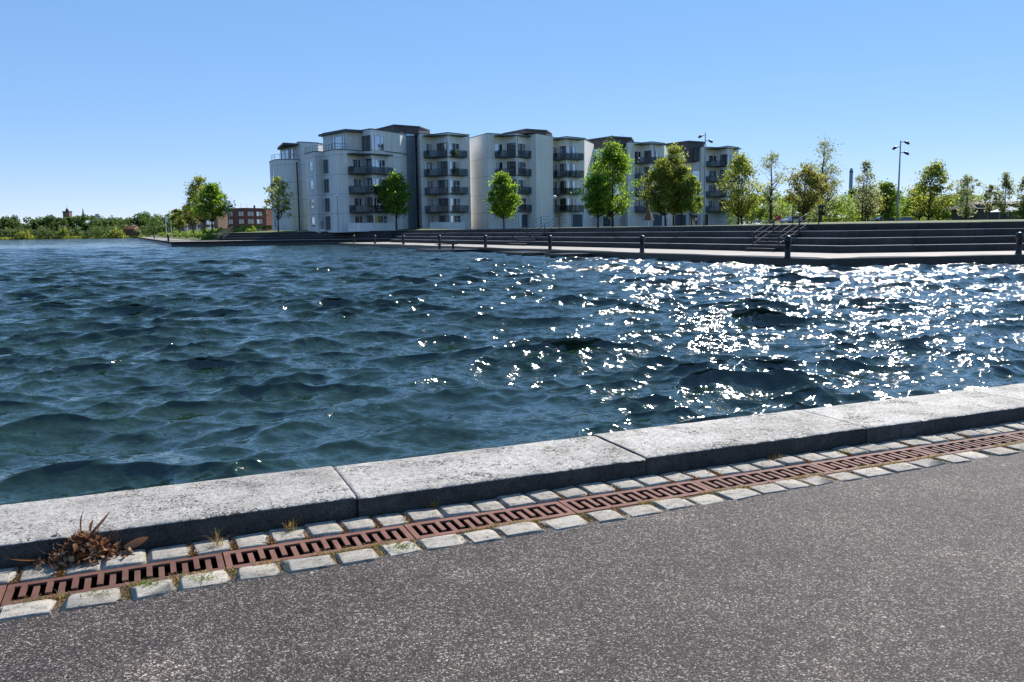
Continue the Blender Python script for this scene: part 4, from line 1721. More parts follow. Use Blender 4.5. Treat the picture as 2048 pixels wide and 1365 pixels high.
b5, fr8 = block(rb, 'block_wall', [(1251, 182.0), (1256, 178.5), (1283, 180.6), (1303, 178.6), (1328, 182.4)], BASE_Z - 0.4, ROOF_Z, 12, 'wall', 'roof_dark')
bay(rb, fr8, 1, LEV[1:5], ground='plain', fa=0.5, fb=0.75)
seams(b5, fr8, SEAM)
l2, fr9 = block(rb, 'link_wall', [(1327, 196.0), (1403, 194.0)], BASE_Z - 0.4, 16.0, 10, 'wall')
p2, fr9b = block(rb, 'penthouse_wall', [(1327, 199.5), (1375, 192.6), (1405, 195.5)], 15.9, 20.2, 8, 'attic_brown', 'roof_dark', 0.3, 0.3)
window(p2, *seg(fr9b, 0), 0.1, 0.9, 16.2, 18.2, 'pane_dark', mull=(0.3, 0.62), frame='dark_metal')
window(p2, *seg(fr9b, 1), 0.4, 0.9, 16.2, 19.0, 'pane', mull=(), frame='dark_metal')
for li, z in enumerate(LEV[1:4]):
    window(l2, *seg(fr9, 0), 0.1, 0.35, z + 0.7, z + 2.3, 'pane', mull=(0.5,))
    window(l2, *seg(fr9, 0), 0.75, 0.98, z + 0.2, z + 2.5, 'pane_stair', mull=(), frame='grey_metal')
b6, fr10 = block(rb, 'block_wall', [(1396, 195.5), (1402, 191.5), (1434, 193.4), (1454, 190.2), (1476, 194.6)], BASE_Z - 0.4, ROOF_Z, 12, 'wall', 'roof_dark')
bay(rb, fr10, 1, LEV[1:5], ground='plain', fa=0.3, fb=0.72)
seams(b6, fr10, SEAM)
downpipe(rb, W(1069.5, 163.5), BASE_Z - 0.3, 18.6, 0.11)
# garage doors
for (f, i, fa_, fb_) in ((fr5, 3, 0.2, 0.92), (fr6, 3, 0.28, 0.9), (fr8, 3, 0.05, 0.88), (fr10, 1, 0.15, 0.5)):
    a, b = seg(f, i)
    window(rb, a, b, fa_, fb_, BASE_Z - 0.1, BASE_Z + 2.55, 'garage', frame='white_paint', mull=(), fw=0.22, name='garage_door')
for (fa_, fb_) in ((0.5, 0.76), (0.0, 0.28)):
    a, b = seg(fr7, 0)
    window(l1, a, b, fa_ + 0.02, fb_, BASE_Z - 0.1, BASE_Z + 2.55, 'garage', frame='white_paint', mull=(), fw=0.22, name='garage_door')
a, b = seg(fr9, 0)
window(l2, a, b, 0.30, 0.62, BASE_Z - 0.1, BASE_Z + 2.55, 'garage', frame='white_paint', mull=(), fw=0.22, name='garage_door')
window(l2, a, b, 0.70, 0.9, BASE_Z - 0.1, BASE_Z + 2.3, 'pane_dark', frame='dark_metal', mull=(), name='door')


# ---------------- brick buildings at the left
def brick_house(name, label, pts, z1, mat, win):
    t = thing(name, label, 'building', (W(*pts[0]).x, W(*pts[0]).y, 1.8))
    o, f = block(t, 'wall', pts, 1.4, z1, 12, mat, 'roof_dark', 0.2, 0.1)
    for (i, fa_, fb_, z0, z2, mm) in win:
        window(o, *seg(f, i), fa_, fb_, z0, z2, mm, frame='dark_metal', mull=(0.5,))
    return t, o, f


wins = []
for z in (2.2, 5.0, 7.8):
    wins += [(0, 0.05, 0.30, z, z + 1.7, ['pane_dark', 'pane_dark']), (0, 0.62, 0.92, z, z + 1.7, ['pane_dark', 'pane_dark']), (1, 0.1, 0.4, z, z + 1.7, ['pane_dark', 'pane_dark']),
             (1, 0.52, 0.8, z, z + 1.7, ['pane', 'pane_dark'])]
rh, rw, rf = brick_house('brick_building', 'three-storey red brick building with paired windows left of the pale apartments', [(452, 322), (488, 318), (530, 327)], 10.6, 'red_brick', wins)
m_ = MB()
for px_ in (507, 480, 492):
    p_ = W(px_, 326)
    m_.tube([(p_.x, p_.y, 10.6), (p_.x, p_.y, 11.9 if px_ == 507 else 12.6)], 0.35 if px_ == 507 else 0.05, 6)
m_.build('roof_vent', M['dark_metal'], rh)
wins = []
for z in (2.4, 5.0, 7.6):
    wins += [(0, 0.1, 0.25, z, z + 1.6, 'pane_dark'), (0, 0.4, 0.55, z, z + 1.6, 'pane_dark'), (0, 0.7, 0.9, z, z + 1.6, 'pane')]
brick_house('brick_building', 'tan brick building with flat roof half hidden behind the left trees', [(356, 335), (432, 328)], 10.4, 'tan_brick', wins)

# far skyline
p_ = W(131, 900)
t = thing('tower_block', 'distant brown brick tower with a small dome above the far trees', 'building', (p_.x, 900, 0))
m_ = MB()
m_.box((p_.x, 900, 12), (6.4, 6.4, 27.5))
m_.build('wall', M['far_brick'], t)
m_ = MB()
m_.box((p_.x, 900, 26.1), (7.2, 7.2, 0.8))
m_.lathe((p_.x, 900, 26.4), [(1.6, 0), (1.5, 1.6), (1.0, 2.6), (0.15, 3.4), (0.1, 6.0)], 10)
m_.build('dome', M['dark_metal'], t)
p_ = W(162.5, 1000)
m_ = MB()
m_.lathe((p_.x, 1000, 0), [(1.8, 0), (1.8, 22), (1.5, 23), (0.1, 33)], 8)
tag(m_.build('church_spire', M['dark_metal']), 'thin dark church spire far beyond the left treeline', 'spire')
p_ = W(190, 950)
m_ = MB()
m_.box((p_.x, 950, 10), (11, 8, 25))
m_.box((p_.x + 1, 950, 23), (4, 4, 3))
tag(m_.build('far_building', M['far_wall']), 'pale flat block barely showing above the far trees beside the spire', 'building')
p_ = W(251, 524)
t = thing('far_house', 'small house with an orange tiled roof among the far shore shrubs', 'house', (p_.x, 500, 0))
m_ = MB()
m_.box((p_.x, 528, 2.6), (8, 5, 5.0))
m_.build('wall', M['far_brick'], t)
m_ = MB()
xc = p_.x
m_.add([(xc - 4.6, 524.8, 4.4), (xc + 4.6, 524.8, 4.4), (xc + 4.6, 531.2, 4.4), (xc - 4.6, 531.2, 4.4), (xc - 3.4, 528, 6.9), (xc + 3.4, 528, 6.9)],
       [(0, 1, 5, 4), (1, 2, 5), (2, 3, 4, 5), (3, 0, 4), (3, 2, 1, 0)])
m_.build('roof', M['roof_orange'], t)

# chimney on the right
p_ = at_y(1699, 440, 620)
t = thing('chimney_stack', 'tall slim blue-grey chimney beyond the trees', 'chimney', (p_.x, 620, 0))
m_ = MB()
m_.lathe((p_.x, 620, 0), [(1.35, 0), (1.35, 10), (1.25, 36), (1.2, 39.6), (0.9, 41.0), (0.3, 41.8)], 14)
m_.build('shaft', M['chimney'], t, smooth=True)
m_ = MB()
m_.lathe((p_.x, 620, 38.4), [(1.27, 0), (1.3, 0.1), (1.3, 0.9), (1.25, 1.0)], 14)
m_.build('rim', M['dark_metal'], t)

# house with brown hipped roof and white tents at the right edge
t = thing('pavilion_house', 'low dark house under a broad brown hipped roof at the right edge', 'house', (gx(2010, 135), 135, 2.0))
x0, x1 = gx(1948, 135), gx(2130, 135)
m_ = MB()
m_.box(((x0 + x1) / 2, 140, 3.2), (x1 - x0 - 2, 8, 2.8))
m_.build('wall', M['dark_metal'], t)
m_ = MB()
m_.add([(x0, 135, 3.9), (x1, 135, 3.9), (x1, 146, 3.9), (x0, 146, 3.9), (x0 + 1.2, 139, 5.05), (x1 - 4, 140.5, 5.05)], [(0, 1, 5, 4), (1, 2, 5), (2, 3, 4, 5), (3, 0, 4), (3, 2, 1, 0)])
m_.build('roof', M['roof_brown'], t)
for (pa, pb, lab) in ((1986, 2040, 'white peaked tent before the brown-roofed house'), (2041, 2095, 'white peaked tent cut by the right edge of the picture')):
    xa, xb = gx(pa, 128), gx(pb, 128)
    t = thing('tent', lab, 'tent', ((xa + xb) / 2, 128, 2.2), group='white tents by the brown-roofed house')
    m_ = MB()
    zc, w_ = 3.25, (xb - xa) / 2
    xc = (xa + xb) / 2
    m_.add([(xa, 126.5, zc), (xb, 126.5, zc), (xb, 129.5, zc), (xa, 129.5, zc), (xc - w_ * 0.3, 127.6, zc + 0.62), (xc + w_ * 0.3, 127.6, zc + 0.62), (xc + w_ * 0.3, 128.4, zc + 0.62), (xc - w_ * 0.3, 128.4, zc + 0.62),
            (xc, 128, zc + 0.85)],
           [(0, 1, 5, 4), (1, 2, 6, 5), (2, 3, 7, 6), (3, 0, 4, 7), (4, 5, 8), (5, 6, 8), (6, 7, 8), (7, 4, 8)])
    m_.build('canopy', M['cloth_white'], t)
    for xx in (xa, xb):
        for yy in (126.5, 129.5):
            m_ = MB()
            m_.bar((xx, yy, 2.0), (xx, yy, zc), 0.06)
            m_.build('leg', M['grey_metal'], t)

# ================================================================== TREES AND PLANTING
def leaf_quads(C, size, rs, flat=0.0):
    """random small quads around centres C (n,3)"""
    n = len(C)
    a = rs.normal(size=(n, 3))
    a[:, 2] *= (1 - flat)
    a /= np.linalg.norm(a, axis=1, keepdims=True) + 1e-9
    b = rs.normal(size=(n, 3))
    b -= a * (a * b).sum(1, keepdims=True)
    b /= np.linalg.norm(b, axis=1, keepdims=True) + 1e-9
    s = size * rs.uniform(0.55, 1.35, (n, 1))
    a, b = a * s * 0.62, b * s * 0.40
    V = np.stack([C - a, C - b * 0.9 + a * 0.1, C + a, C + b * 0.9 + a * 0.1], 1).reshape(-1, 3)
    Fq = np.arange(n * 4, dtype=np.int32).reshape(n, 4)
    return V, Fq


PROF = {'egg': [(0, 0.45), (0.15, 0.85), (0.35, 1.0), (0.6, 0.8), (0.82, 0.45), (1, 0.06)],
        'cone': [(0, 0.7), (0.15, 1.0), (0.4, 0.8), (0.7, 0.45), (1, 0.05)],
        'round': [(0, 0.4), (0.2, 0.85), (0.5, 1.0), (0.78, 0.8), (1, 0.2)],
        'column': [(0, 0.55), (0.3, 1.0), (0.65, 0.8), (1, 0.12)],
        'vase': [(0, 0.25), (0.35, 0.75), (0.65, 1.0), (0.85, 0.75), (1, 0.25)]}


def tree(label, px, y, z0, ytop, ybot, xl, xr, mat, dens=1.0, shape='egg', leaf=0.30, seed=1, trunk=0.13, clumps=95, stems=1, name='tree', cat='tree', group=None, bark='bark', bare=0.0):
    rs = np.random.default_rng(seed)
    top = at_y(px, ytop, y).z
    bot = at_y(px, ybot, y).z
    xa, xb = gx(xl, y), gx(xr, y)
    bx = gx(px, y)
    H = top - bot
    cx, rad = (xa + xb) / 2, (xb - xa) / 2
    t = thing(name, label, cat, (bx, y, z0), group=group)
    pr = PROF[shape]
    pt, pv = [p[0] for p in pr], [p[1] for p in pr]
    # clump centres: fill the crown, more toward its skin, with lopsided bites
    h = rs.uniform(0, 1, clumps * 3)
    h[:10] = np.linspace(0.86, 1.0, 10)
    ang = rs.uniform(0, 2 * np.pi, clumps * 3)
    prof = np.interp(h, pt, pv)
    wob = 1 + 0.34 * np.sin(ang * 2 + rs.uniform(0, 6)) * np.sin(h * 7 + rs.uniform(0, 6)) + 0.2 * np.sin(ang * 4 + h * 11 + rs.uniform(0, 6))
    acc = rs.uniform(0, 1, clumps * 3) < (0.15 + 0.85 * prof)
    rr = rad * prof * wob * np.sqrt(rs.uniform(0.08, 1.0, clumps * 3))
    # boughs: foliage gathers in a few lobes with gaps between them
    nl = 9
    lh = np.linspace(0.06, 0.95, nl) + rs.normal(0, 0.03, nl)
    la = rs.uniform(0, 2 * np.pi, nl) + np.arange(nl) * 2.4
    lr_ = rad * np.interp(lh, pt, pv) * 0.74
    LX, LY, LZ = lr_ * np.cos(la), lr_ * np.sin(la), lh * H
    dmin = np.min(np.sqrt((rr * np.cos(ang) - LX[:, None]) ** 2 + (rr * np.sin(ang) - LY[:, None]) ** 2 + ((h * H) - LZ[:, None]) ** 2 * 0.9), 0)
    acc &= (dmin < 0.58 * rad) | (rs.uniform(0, 1, clumps * 3) < 0.1)
    ctr_x = bx + (cx - bx) * np.clip(h * 2, 0, 1)
    C = np.stack([ctr_x + rr * np.cos(ang), y + rr * np.sin(ang) * 0.9, bot + H * h], 1)[acc][:clumps]
    # limbs
    m_ = MB()
    tops = []
    for sIdx in range(stems):
        ox = (sIdx - (stems - 1) / 2) * 0.45
        pts, rads = [], []
        for i in range(8):
            f = i / 7
            pts.append((bx + ox + (cx - bx) * f * 0.8 + rs.normal(0, 0.05) * f, y + ox * 0.3 + rs.normal(0, 0.05) * f, z0 - 0.1 + (top - z0) * 0.93 * f))
            rads.append(max(0.012, trunk * (1 - f) ** 0.8 + 0.01))
        m_.tube(pts, rads, 7)
        tops.append(pts)
    m_.build('trunk', M[bark], t, smooth=True)
    m_ = MB()
    sel = C[rs.permutation(len(C))[:max(14, int(len(C) * (0.6 if dens > 0.8 else 0.95)))]]
    for c in sel:
        pts = tops[rs.integers(len(tops))]
        d = math.hypot(c[0] - bx, c[1] - y)
        zz = max(z0 + (bot - z0) * 0.75, c[2] - d * rs.uniform(0.7, 1.3))
        f = min(0.98, max(0.0, (zz - z0) / ((top - z0) * 0.93)))
        k = min(6, int(f * 7))
        g = f * 7 - k
        a = Vector(pts[k]).lerp(Vector(pts[k + 1]), g)
        b = Vector(c)
        mid = a.lerp(b, 0.5) + Vector((0, 0, -0.08 * (b - a).length))
        r0 = max(0.015, trunk * (1 - f) * 0.45)
        m_.tube([a, mid, b], [r0, r0 * 0.65, 0.008], 4, cap=False)
    m_.build('branches', M[bark], t)
    # leaves
    crad = (0.11 * H + 0.10 * rad) * (0.62 + 0.38 * min(1.0, dens))
    per = max(4, int(52 * dens))
    cnt = rs.integers(int(per * 0.5), int(per * 1.5) + 1, len(C))
    if bare > 0:
        cnt = (cnt * (rs.uniform(0, 1, len(C)) > bare)).astype(int)
    idx = np.repeat(np.arange(len(C)), cnt)
    L = C[idx] + rs.normal(0, 1, (len(idx), 3)) * np.array([crad, crad, crad * 0.7]) * (0.42 * rs.uniform(0.6, 1.35, len(C))[idx])[:, None]
    Vv, Fq = leaf_quads(L, leaf, rs)
    np_obj('crown', Vv, Fq, M[mat], t)
    return t


G_L = 'young trees on the lawn before the apartments'
tree('sparse olive-leaved young tree at the left end of the pale apartment building', 557, 150, 1.95, 357, 431, 523, 596, 'leaf_olive', 0.5, 'egg', 0.26, 3, 0.12, 85)
tree('bright green rounded young tree on the lawn before the glazed stairwell', 793, 149.5, 1.9, 350, 429, 756, 832, 'leaf_green', 1.25, 'egg', 0.30, 4, 0.16, 110)
tree('bright green pear-shaped young tree before the warm-lit side wall', 1008, 146, 1.85, 349, 430, 974, 1040, 'leaf_green', 1.3, 'egg', 0.30, 5, 0.13, 105)
tree('small dense dark green tree left of the tallest green tree', 1196, 128, 1.85, 355, 427, 1163, 1232, 'leaf_green', 1.2, 'round', 0.28, 6, 0.14, 95)
tree('tallest full green tree in front of the long apartment building', 1225, 132, 1.85, 289, 425, 1172, 1276, 'leaf_green', 1.05, 'egg', 0.30, 7, 0.2, 190)
tree('olive yellow tree, left one of the cluster beside the brown parasol', 1331, 118, 1.85, 322, 424, 1284, 1362, 'leaf_olive', 0.8, 'egg', 0.27, 8, 0.13, 120)
tree('tall olive yellow tree rising highest in the cluster beside the brown parasol', 1347, 121, 1.85, 296, 422, 1312, 1382, 'leaf_olive', 0.85, 'egg', 0.27, 9, 0.14, 140)
tree('olive yellow tree, third trunk of the cluster beside the brown parasol', 1362, 119, 1.85, 335, 424, 1335, 1396, 'leaf_olive', 0.9, 'egg', 0.27, 10, 0.12, 105)
tree('yellow green tree at the right end of the cluster beside the tall lamp mast', 1383, 117, 1.85, 352, 424, 1352, 1404, 'leaf_fresh', 0.8, 'round', 0.26, 11, 0.11, 80)
tree('olive tree with twin trunks at the right corner of the long apartment building', 1480, 112, 1.85, 312, 428, 1432, 1524, 'leaf_olive', 0.62, 'egg', 0.25, 12, 0.13, 150, stems=2)
tree('half-bare upswept tree with dark limbs against the sky', 1541, 140, 1.8, 308, 425, 1512, 1568, 'leaf_pale', 0.42, 'vase', 0.26, 13, 0.26, 90, bare=0.25)
tree('rounded bronze-leaved tree behind the nearer handrails', 1607, 118, 1.85, 333, 420, 1562, 1652, 'leaf_bronze', 0.75, 'round', 0.24, 14, 0.16, 150)
tree('tallest thin-leaved grey tree towering behind the bronze tree', 1640, 150, 1.8, 279, 425, 1608, 1682, 'leaf_pale', 0.45, 'egg', 0.27, 15, 0.3, 150, bare=0.15)
tree('thin airy tree just right of the chimney', 1727, 112, 2.0, 325, 425, 1698, 1758, 'leaf_pale', 0.38, 'egg', 0.23, 16, 0.1, 95, stems=2)
tree('low bronze bushy tree below the airy tree by the chimney', 1735, 118, 2.0, 372, 432, 1702, 1766, 'leaf_bronze', 0.7, 'round', 0.24, 17, 0.1, 60)
tree('green bushy tree between the airy tree and the three-head lamp mast', 1772, 124, 2.0, 366, 436, 1738, 1800, 'leaf_fresh', 0.9, 'round', 0.27, 18, 0.12, 90)
tree('broad dark-branched green tree right of the three-head lamp mast', 1856, 108, 2.0, 326, 430, 1818, 1908, 'leaf_olive', 0.55, 'egg', 0.25, 19, 0.14, 140)
tree('low yellow green tree under the broad tree by the lamp mast', 1838, 120, 2.0, 375, 434, 1806, 1868, 'leaf_fresh', 0.75, 'round', 0.25, 20, 0.11, 80)
tree('slim pale tree standing between the broad tree and the brown roof', 1931, 118, 2.0, 354, 432, 1906, 1958, 'leaf_pale', 0.4, 'vase', 0.24, 21, 0.1, 85)
tree('small sparse tree left of the white tents', 1977, 115, 2.0, 372, 425, 1962, 1996, 'leaf_pale', 0.4, 'round', 0.22, 22, 0.08, 55)
tree('sparse slender tree standing before the white tents', 2008, 115, 2.0, 347, 424, 1988, 2026, 'leaf_pale', 0.4, 'egg', 0.23, 23, 0.09, 75)
tree('sparse tree cut by the right edge of the picture', 2045, 113, 2.0, 352, 424, 2024, 2068, 'leaf_pale', 0.4, 'egg', 0.23, 24, 0.09, 75)
tree('tall grey-olive tree, left one of the pair at the end of the left quay', 410, 172, 1.85, 354, 437, 368, 442, 'leaf_olive', 0.62, 'egg', 0.30, 25, 0.16, 130)
tree('full green tree, right one of the pair at the end of the left quay', 425, 166, 1.85, 368, 436, 392, 464, 'leaf_green', 0.95, 'egg', 0.31, 26, 0.17, 130)
tree('brownish small tree left of the pair at the end of the left quay', 387, 185, 1.85, 412, 448, 362, 402, 'leaf_bronze', 0.7, 'round', 0.34, 27, 0.13, 60)
tree('small olive tree in front of the tan brick building', 359, 215, 1.9, 420, 456, 340, 376, 'leaf_olive', 0.7, 'round', 0.38, 28, 0.12, 60)


def crowns(name, label_kind, specs, mat, leaf, per, seed, squash=0.8):
    """a wood that reads as one mass: overlapping crowns of leaf clumps on short trunks"""
    rs = np.random.default_rng(seed)
    allC = []
    for (x, y, z0, h, r_) in specs:
        k = rs.integers(5, 9)
        cc = np.stack([rs.normal(0, 0.42, k) * r_, rs.normal(0, 0.42, k) * r_, rs.uniform(0.12, 0.86, k) * h], 1)
        idx = rs.integers(0, k, per)
        d = rs.normal(size=(per, 3))
        d /= np.linalg.norm(d, axis=1, keepdims=True)
        L = cc[idx] + d * (0.45 * r_) * rs.uniform(0.45, 1.05, (per, 1)) * np.array([1, 1, squash])
        L[:, 2] = np.abs(L[:, 2])
        allC.append(L + np.array([x, y, z0]))
    C = np.concatenate(allC)
    Vv, Fq = leaf_quads(C, leaf, rs)
    o = np_obj(name, Vv, Fq, M[mat])
    return tag(o, kind='stuff')


r_ = random.Random(91)
sp = [(x + r_.uniform(-3, 3), 545 + r_.uniform(-10, 18), 0.3, r_.uniform(12, 15.5), r_.uniform(4.5, 7)) for x in np.arange(-390, -60, 4.0)]
sp += [(x, 562, 0.3, r_.uniform(12, 14.5), 6.5) for x in np.arange(-400, -50, 6.0)]
crowns('far_wood', 'dark', sp, 'leaf_dark', 1.15, 620, 31)
sp = [(x + r_.uniform(-3, 3), 522 + r_.uniform(-5, 8), 0.2, r_.uniform(5.5, 8.2), r_.uniform(3.5, 5.5)) for x in np.arange(-380, -120, 3.6)]
crowns('shore_thicket', 'fresh', sp, 'leaf_far', 0.85, 330, 32)
# shrubs standing apart on the far shore
for i, (px, w_, ytop, mat, lab) in enumerate(((40, 44, 463, 'leaf_olive', 'low olive shrub at the far shore near the left edge'), (89, 52, 457, 'leaf_dark', 'rounded dark shrub on the far shore below the brown tower'),
                                              (120, 24, 456, 'leaf_olive', 'brownish shrub beside the dark one on the far shore'), (186, 58, 455, 'leaf_dark', 'wide dark shrub on the far shore below the church spire'),
                                              (226, 36, 459, 'leaf_olive', 'olive shrub on the far shore left of the orange roof'), (268, 20, 458, 'leaf_pale', 'pale shrub where the left quay meets the far shore'))):
    p_ = W(px, 508)
    rs = np.random.default_rng(200 + i)
    hgt = at_y(px, ytop, 508).z
    wd = w_ / 1713 * 508 / 2
    t = thing('shrub', lab, 'shrub', (p_.x, 508, 0.1))
    n = 900
    d = rs.normal(size=(n, 3))
    d /= np.linalg.norm(d, axis=1, keepdims=True)
    C = np.array([p_.x, 508, 0.1]) + np.abs(d) * np.sign(d) * np.array([wd, wd * 0.6, hgt]) * rs.uniform(0.55, 1.0, (n, 1))
    C[:, 2] = 0.1 + np.abs(C[:, 2] - 0.1) * (1 + 0.2 * np.sin(C[:, 0] * 1.7))
    Vv, Fq = leaf_quads(C, 0.7, rs)
    np_obj('foliage', Vv, Fq, M[mat], t)
    m_ = MB()
    for k in range(4):
        m_.tube([(p_.x + rs.normal(0, 0.3), 508, -0.1), (p_.x + rs.normal(0, wd * 0.4), 508, hgt * 0.6)], [0.12, 0.05], 5)
    m_.build('stem', M['bark'], t)
# reeds
rs = np.random.default_rng(41)
n = 5000
xs = rs.uniform(-330, -140, n)
C = np.stack([xs, 504 + rs.uniform(0, 6, n), rs.uniform(0, 0.9, n) + 0.0], 1)
Vv, Fq = leaf_quads(C, 0.8, rs, -1.0)
tag(np_obj('reeds', Vv, Fq, M['leaf_olive']), kind='stuff')
# green belt behind the car park on the right, bushes behind the brick houses
sp = [(gx(px, y), y, 1.6, r_.uniform(4.6, 8.2), r_.uniform(2.4, 3.6)) for px, y in [(px + r_.uniform(-6, 6), r_.uniform(176, 196)) for px in range(1478, 1960, 10)]]
crowns('park_thicket', 'green', sp, 'leaf_fresh', 0.42, 480, 33)
sp = [(gx(px, y), y, 1.6, r_.uniform(5.5, 10.0), r_.uniform(2.6, 3.8)) for px, y in [(px + r_.uniform(-8, 8), r_.uniform(205, 230)) for px in range(1482, 1950, 15)]]
crowns('park_wood', 'dark', sp, 'leaf_dark', 0.5, 480, 34)
sp = [(gx(px, y), y, 1.6, r_.uniform(7, 11.0), r_.uniform(4, 6)) for px, y in [(px, r_.uniform(390, 430)) for px in range(290, 560, 12)]]
crowns('left_wood', 'dark', sp, 'leaf_dark', 0.75, 420, 35)
bk_px = [(436, 152.5), (420, 156), (401, 158), (370, 185), (345, 230), (315, 310), (290, 400)]
sp = []
for (pa, ya), (pb, yb) in zip(bk_px[:-1], bk_px[1:]):
    for k in range(14):
        f = r_.random()
        o_ = r_.uniform(1.0, 7.5)
        px, y = pa + (pb - pa) * f, ya + (yb - ya) * f
        sp.append((gx(px, y) + o_ * 0.75, y + o_ * 0.65, LQ_Z + min(1.3, o_ * 0.22) - 0.1, r_.uniform(0.5, 1.3), r_.uniform(0.9, 1.6)))
crowns('bank_planting', 'fresh', sp, 'leaf_fresh', 0.3, 260, 36)


def hedge(label, pxa, pxb, y, z0, h, depth, mat, seed):
    rs = np.random.default_rng(seed)
    xa, xb = gx(pxa, y), gx(pxb, y)
    t = thing('hedge', label, 'hedge', ((xa + xb) / 2, y, z0))
    n = int((xb - xa) * 160)
    C = np.stack([rs.uniform(xa, xb, n), y + rs.uniform(-0.5, 0.5, n) * depth, z0 + h * np.sqrt(rs.uniform(0, 1, n))], 1)
    face = rs.uniform(0, 1, n)
    C[face < 0.45, 1] = y - depth / 2 + rs.normal(0, 0.04, (face < 0.45).sum())
    C[face > 0.7, 2] = z0 + h + rs.normal(0, 0.05, (face > 0.7).sum())
    Vv, Fq = leaf_quads(C, 0.24, rs)
    np_obj('foliage', Vv, Fq, M[mat], t)
    m_ = MB()
    for x in np.arange(xa + 0.3, xb, 0.8):
        m_.tube([(x, y, z0 - 0.1), (x + rs.normal(0, 0.1), y, z0 + h * 0.8)], [0.05, 0.02], 4)
    m_.build('stem', M['bark'], t)


hedge('clipped green hedge in front of the red brick building', 471, 545, 165, 1.9, 1.05, 1.2, 'leaf_fresh', 61)
hedge('clipped green hedge behind the navy car', 1778, 1836, 178, 1.75, 1.35, 1.2, 'leaf_fresh', 62)
hedge('long low clipped hedge behind the bronze tree', 1612, 1722, 182, 1.75, 1.3, 1.2, 'leaf_fresh', 63)
hedge('dark clipped hedge before the white tents at the right edge', 2018, 2080, 112, 2.05, 1.1, 1.5, 'leaf_dark', 64)

# ================================================================== STREET FURNITURE
def lamp_mast(label, px, y, z0, ytop, heads, lean=0.0):
    x = gx(px, y)
    top = at_y(px, ytop, y).z
    t = thing('lamp_mast', label, 'lamp mast', (x, y, z0))
    m_ = MB()
    m_.tube([(x, y, z0 - 0.1), (x, y, z0 + 1.5), (x, y, top)], [0.11, 0.10, 0.05], 8)
    m_.build('mast', M['grey_metal'], t, smooth=True)
    for (yp, side) in heads:
        zc = at_y(px, yp, y).z
        m_ = MB()
        m_.tube([(x, y, zc + 0.12), (x + side * 0.35, y - 0.05, zc + 0.1)], 0.035, 6)
        m_.build('arm', M['grey_metal'], t)
        m_ = MB()
        m_.tube([(x + side * 0.33, y - 0.05, zc + 0.14), (x + side * 0.55, y - 0.1, zc + 0.05), (x + side * 0.78, y - 0.14, zc - 0.1)], [0.08, 0.14, 0.10], 8)
        m_.build('floodlight', M['dark_metal'], t, smooth=True)


lamp_mast('tall grey mast with two floodlights in front of the long apartment building', 1408, 96, 1.75, 266, [(274, -1), (284, 1)])
lamp_mast('tall grey mast with three floodlights on the right lawn', 1794, 84, 2.0, 282, [(287, 1), (297, -1), (308, 1)])


def globe_lamp(label, px, y, z0, ytop):
    x = gx(px, y)
    top = at_y(px, ytop, y).z
    t = thing('street_lamp', label, 'street lamp', (x, y, z0), group='dome-headed lamps before the apartments')
    m_ = MB()
    m_.tube([(x, y, z0 - 0.1), (x, y, top - 0.4)], [0.06, 0.045], 7)
    m_.build('pole', M['grey_metal'], t)
    m_ = MB()
    m_.lathe((x, y, top - 0.42), [(0.06, 0.0), (0.36, 0.05), (0.37, 0.14), (0.3, 0.3), (0.16, 0.4), (0.03, 0.43)], 12)
    m_.build('lamp_head', M['white_paint'], t, smooth=True)


globe_lamp('dome-headed street lamp before the left apartment building, left of the balconies', 677, 146, 1.9, 388.5)
globe_lamp('dome-headed street lamp before the garage doors', 1109, 140, 1.85, 391)
globe_lamp('dome-headed street lamp left of the red brick building', 457.5, 158, 1.9, 399)
for i, (px, y, yt, lab) in enumerate(((421, 175, 437, 'thin pale pole among the left trees'), (395, 190, 440, 'thin pale pole left of the tree pair'), (375, 200, 440, 'thin pale pole before the tan brick building'))):
    x = gx(px, y)
    m_ = MB()
    m_.tube([(x, y, 1.7), (x, y, at_y(px, yt, y).z)], [0.08, 0.06], 6)
    m_.lathe((x, y, at_y(px, yt, y).z), [(0.1, 0), (0.12, 0.05), (0.05, 0.12)], 6)
    tag(m_.build('pole', M['white_paint'], loc=(x, y, 1.8)), lab, 'pole', 'thin pale poles on the left quay')
for px, lab in ((333, 'white banner on a pole, left of the pair far along the left quay'), (343, 'white banner on a pole, right of the pair far along the left quay')):
    y = 255
    x = gx(px, y)
    zt = at_y(px, 432, y).z
    t = thing('banner', lab, 'banner', (x, y, 1.9), group='white banners on the left quay')
    m_ = MB()
    m_.tube([(x, y, 1.7), (x, y, zt)], 0.08, 6)
    m_.build('pole', M['white_paint'], t)
    m_ = MB()
    m_.box((x + 0.28, y, zt - 0.9), (0.5, 0.03, 1.7))
    m_.build('cloth', M['cloth_white'], t)
# folded parasol, red board
x = gx(1297, 104)
t = thing('parasol', 'small brown pointed parasol on a white post on the terrace', 'parasol', (x, 104, 1.78))
m_ = MB()
m_.tube([(x, 104, 1.7), (x, 104, 3.6)], 0.05, 8)
m_.build('post', M['white_paint'], t)
m_ = MB()
n = 10
za, zb = at_y(1297, 441, 104).z, at_y(1297, 418, 104).z
prof = [(0.68, 0.0), (0.5, 0.28), (0.3, 0.62), (0.15, 0.9), (0.02, 1.0)]
vs_ = []
for rr_, tt_ in prof:
    for k in range(n):
        a = 2 * math.pi * k / n
        w__ = rr_ * (1.0 if k % 2 == 0 else 0.86)
        vs_.append((x + w__ * math.cos(a), 104 + w__ * math.sin(a), za + (zb - za) * tt_))
fs_ = [(i * n + k, i * n + (k + 1) % n, (i + 1) * n + (k + 1) % n, (i + 1) * n + k) for i in range(4) for k in range(n)]
m_.add(vs_, fs_)
m_.build('cover', M['brown_wood'], t)
x = gx(1555, 120)
t = thing('notice_board', 'red board on two posts left of the nearer handrails', 'sign', (x, 120, 1.8))
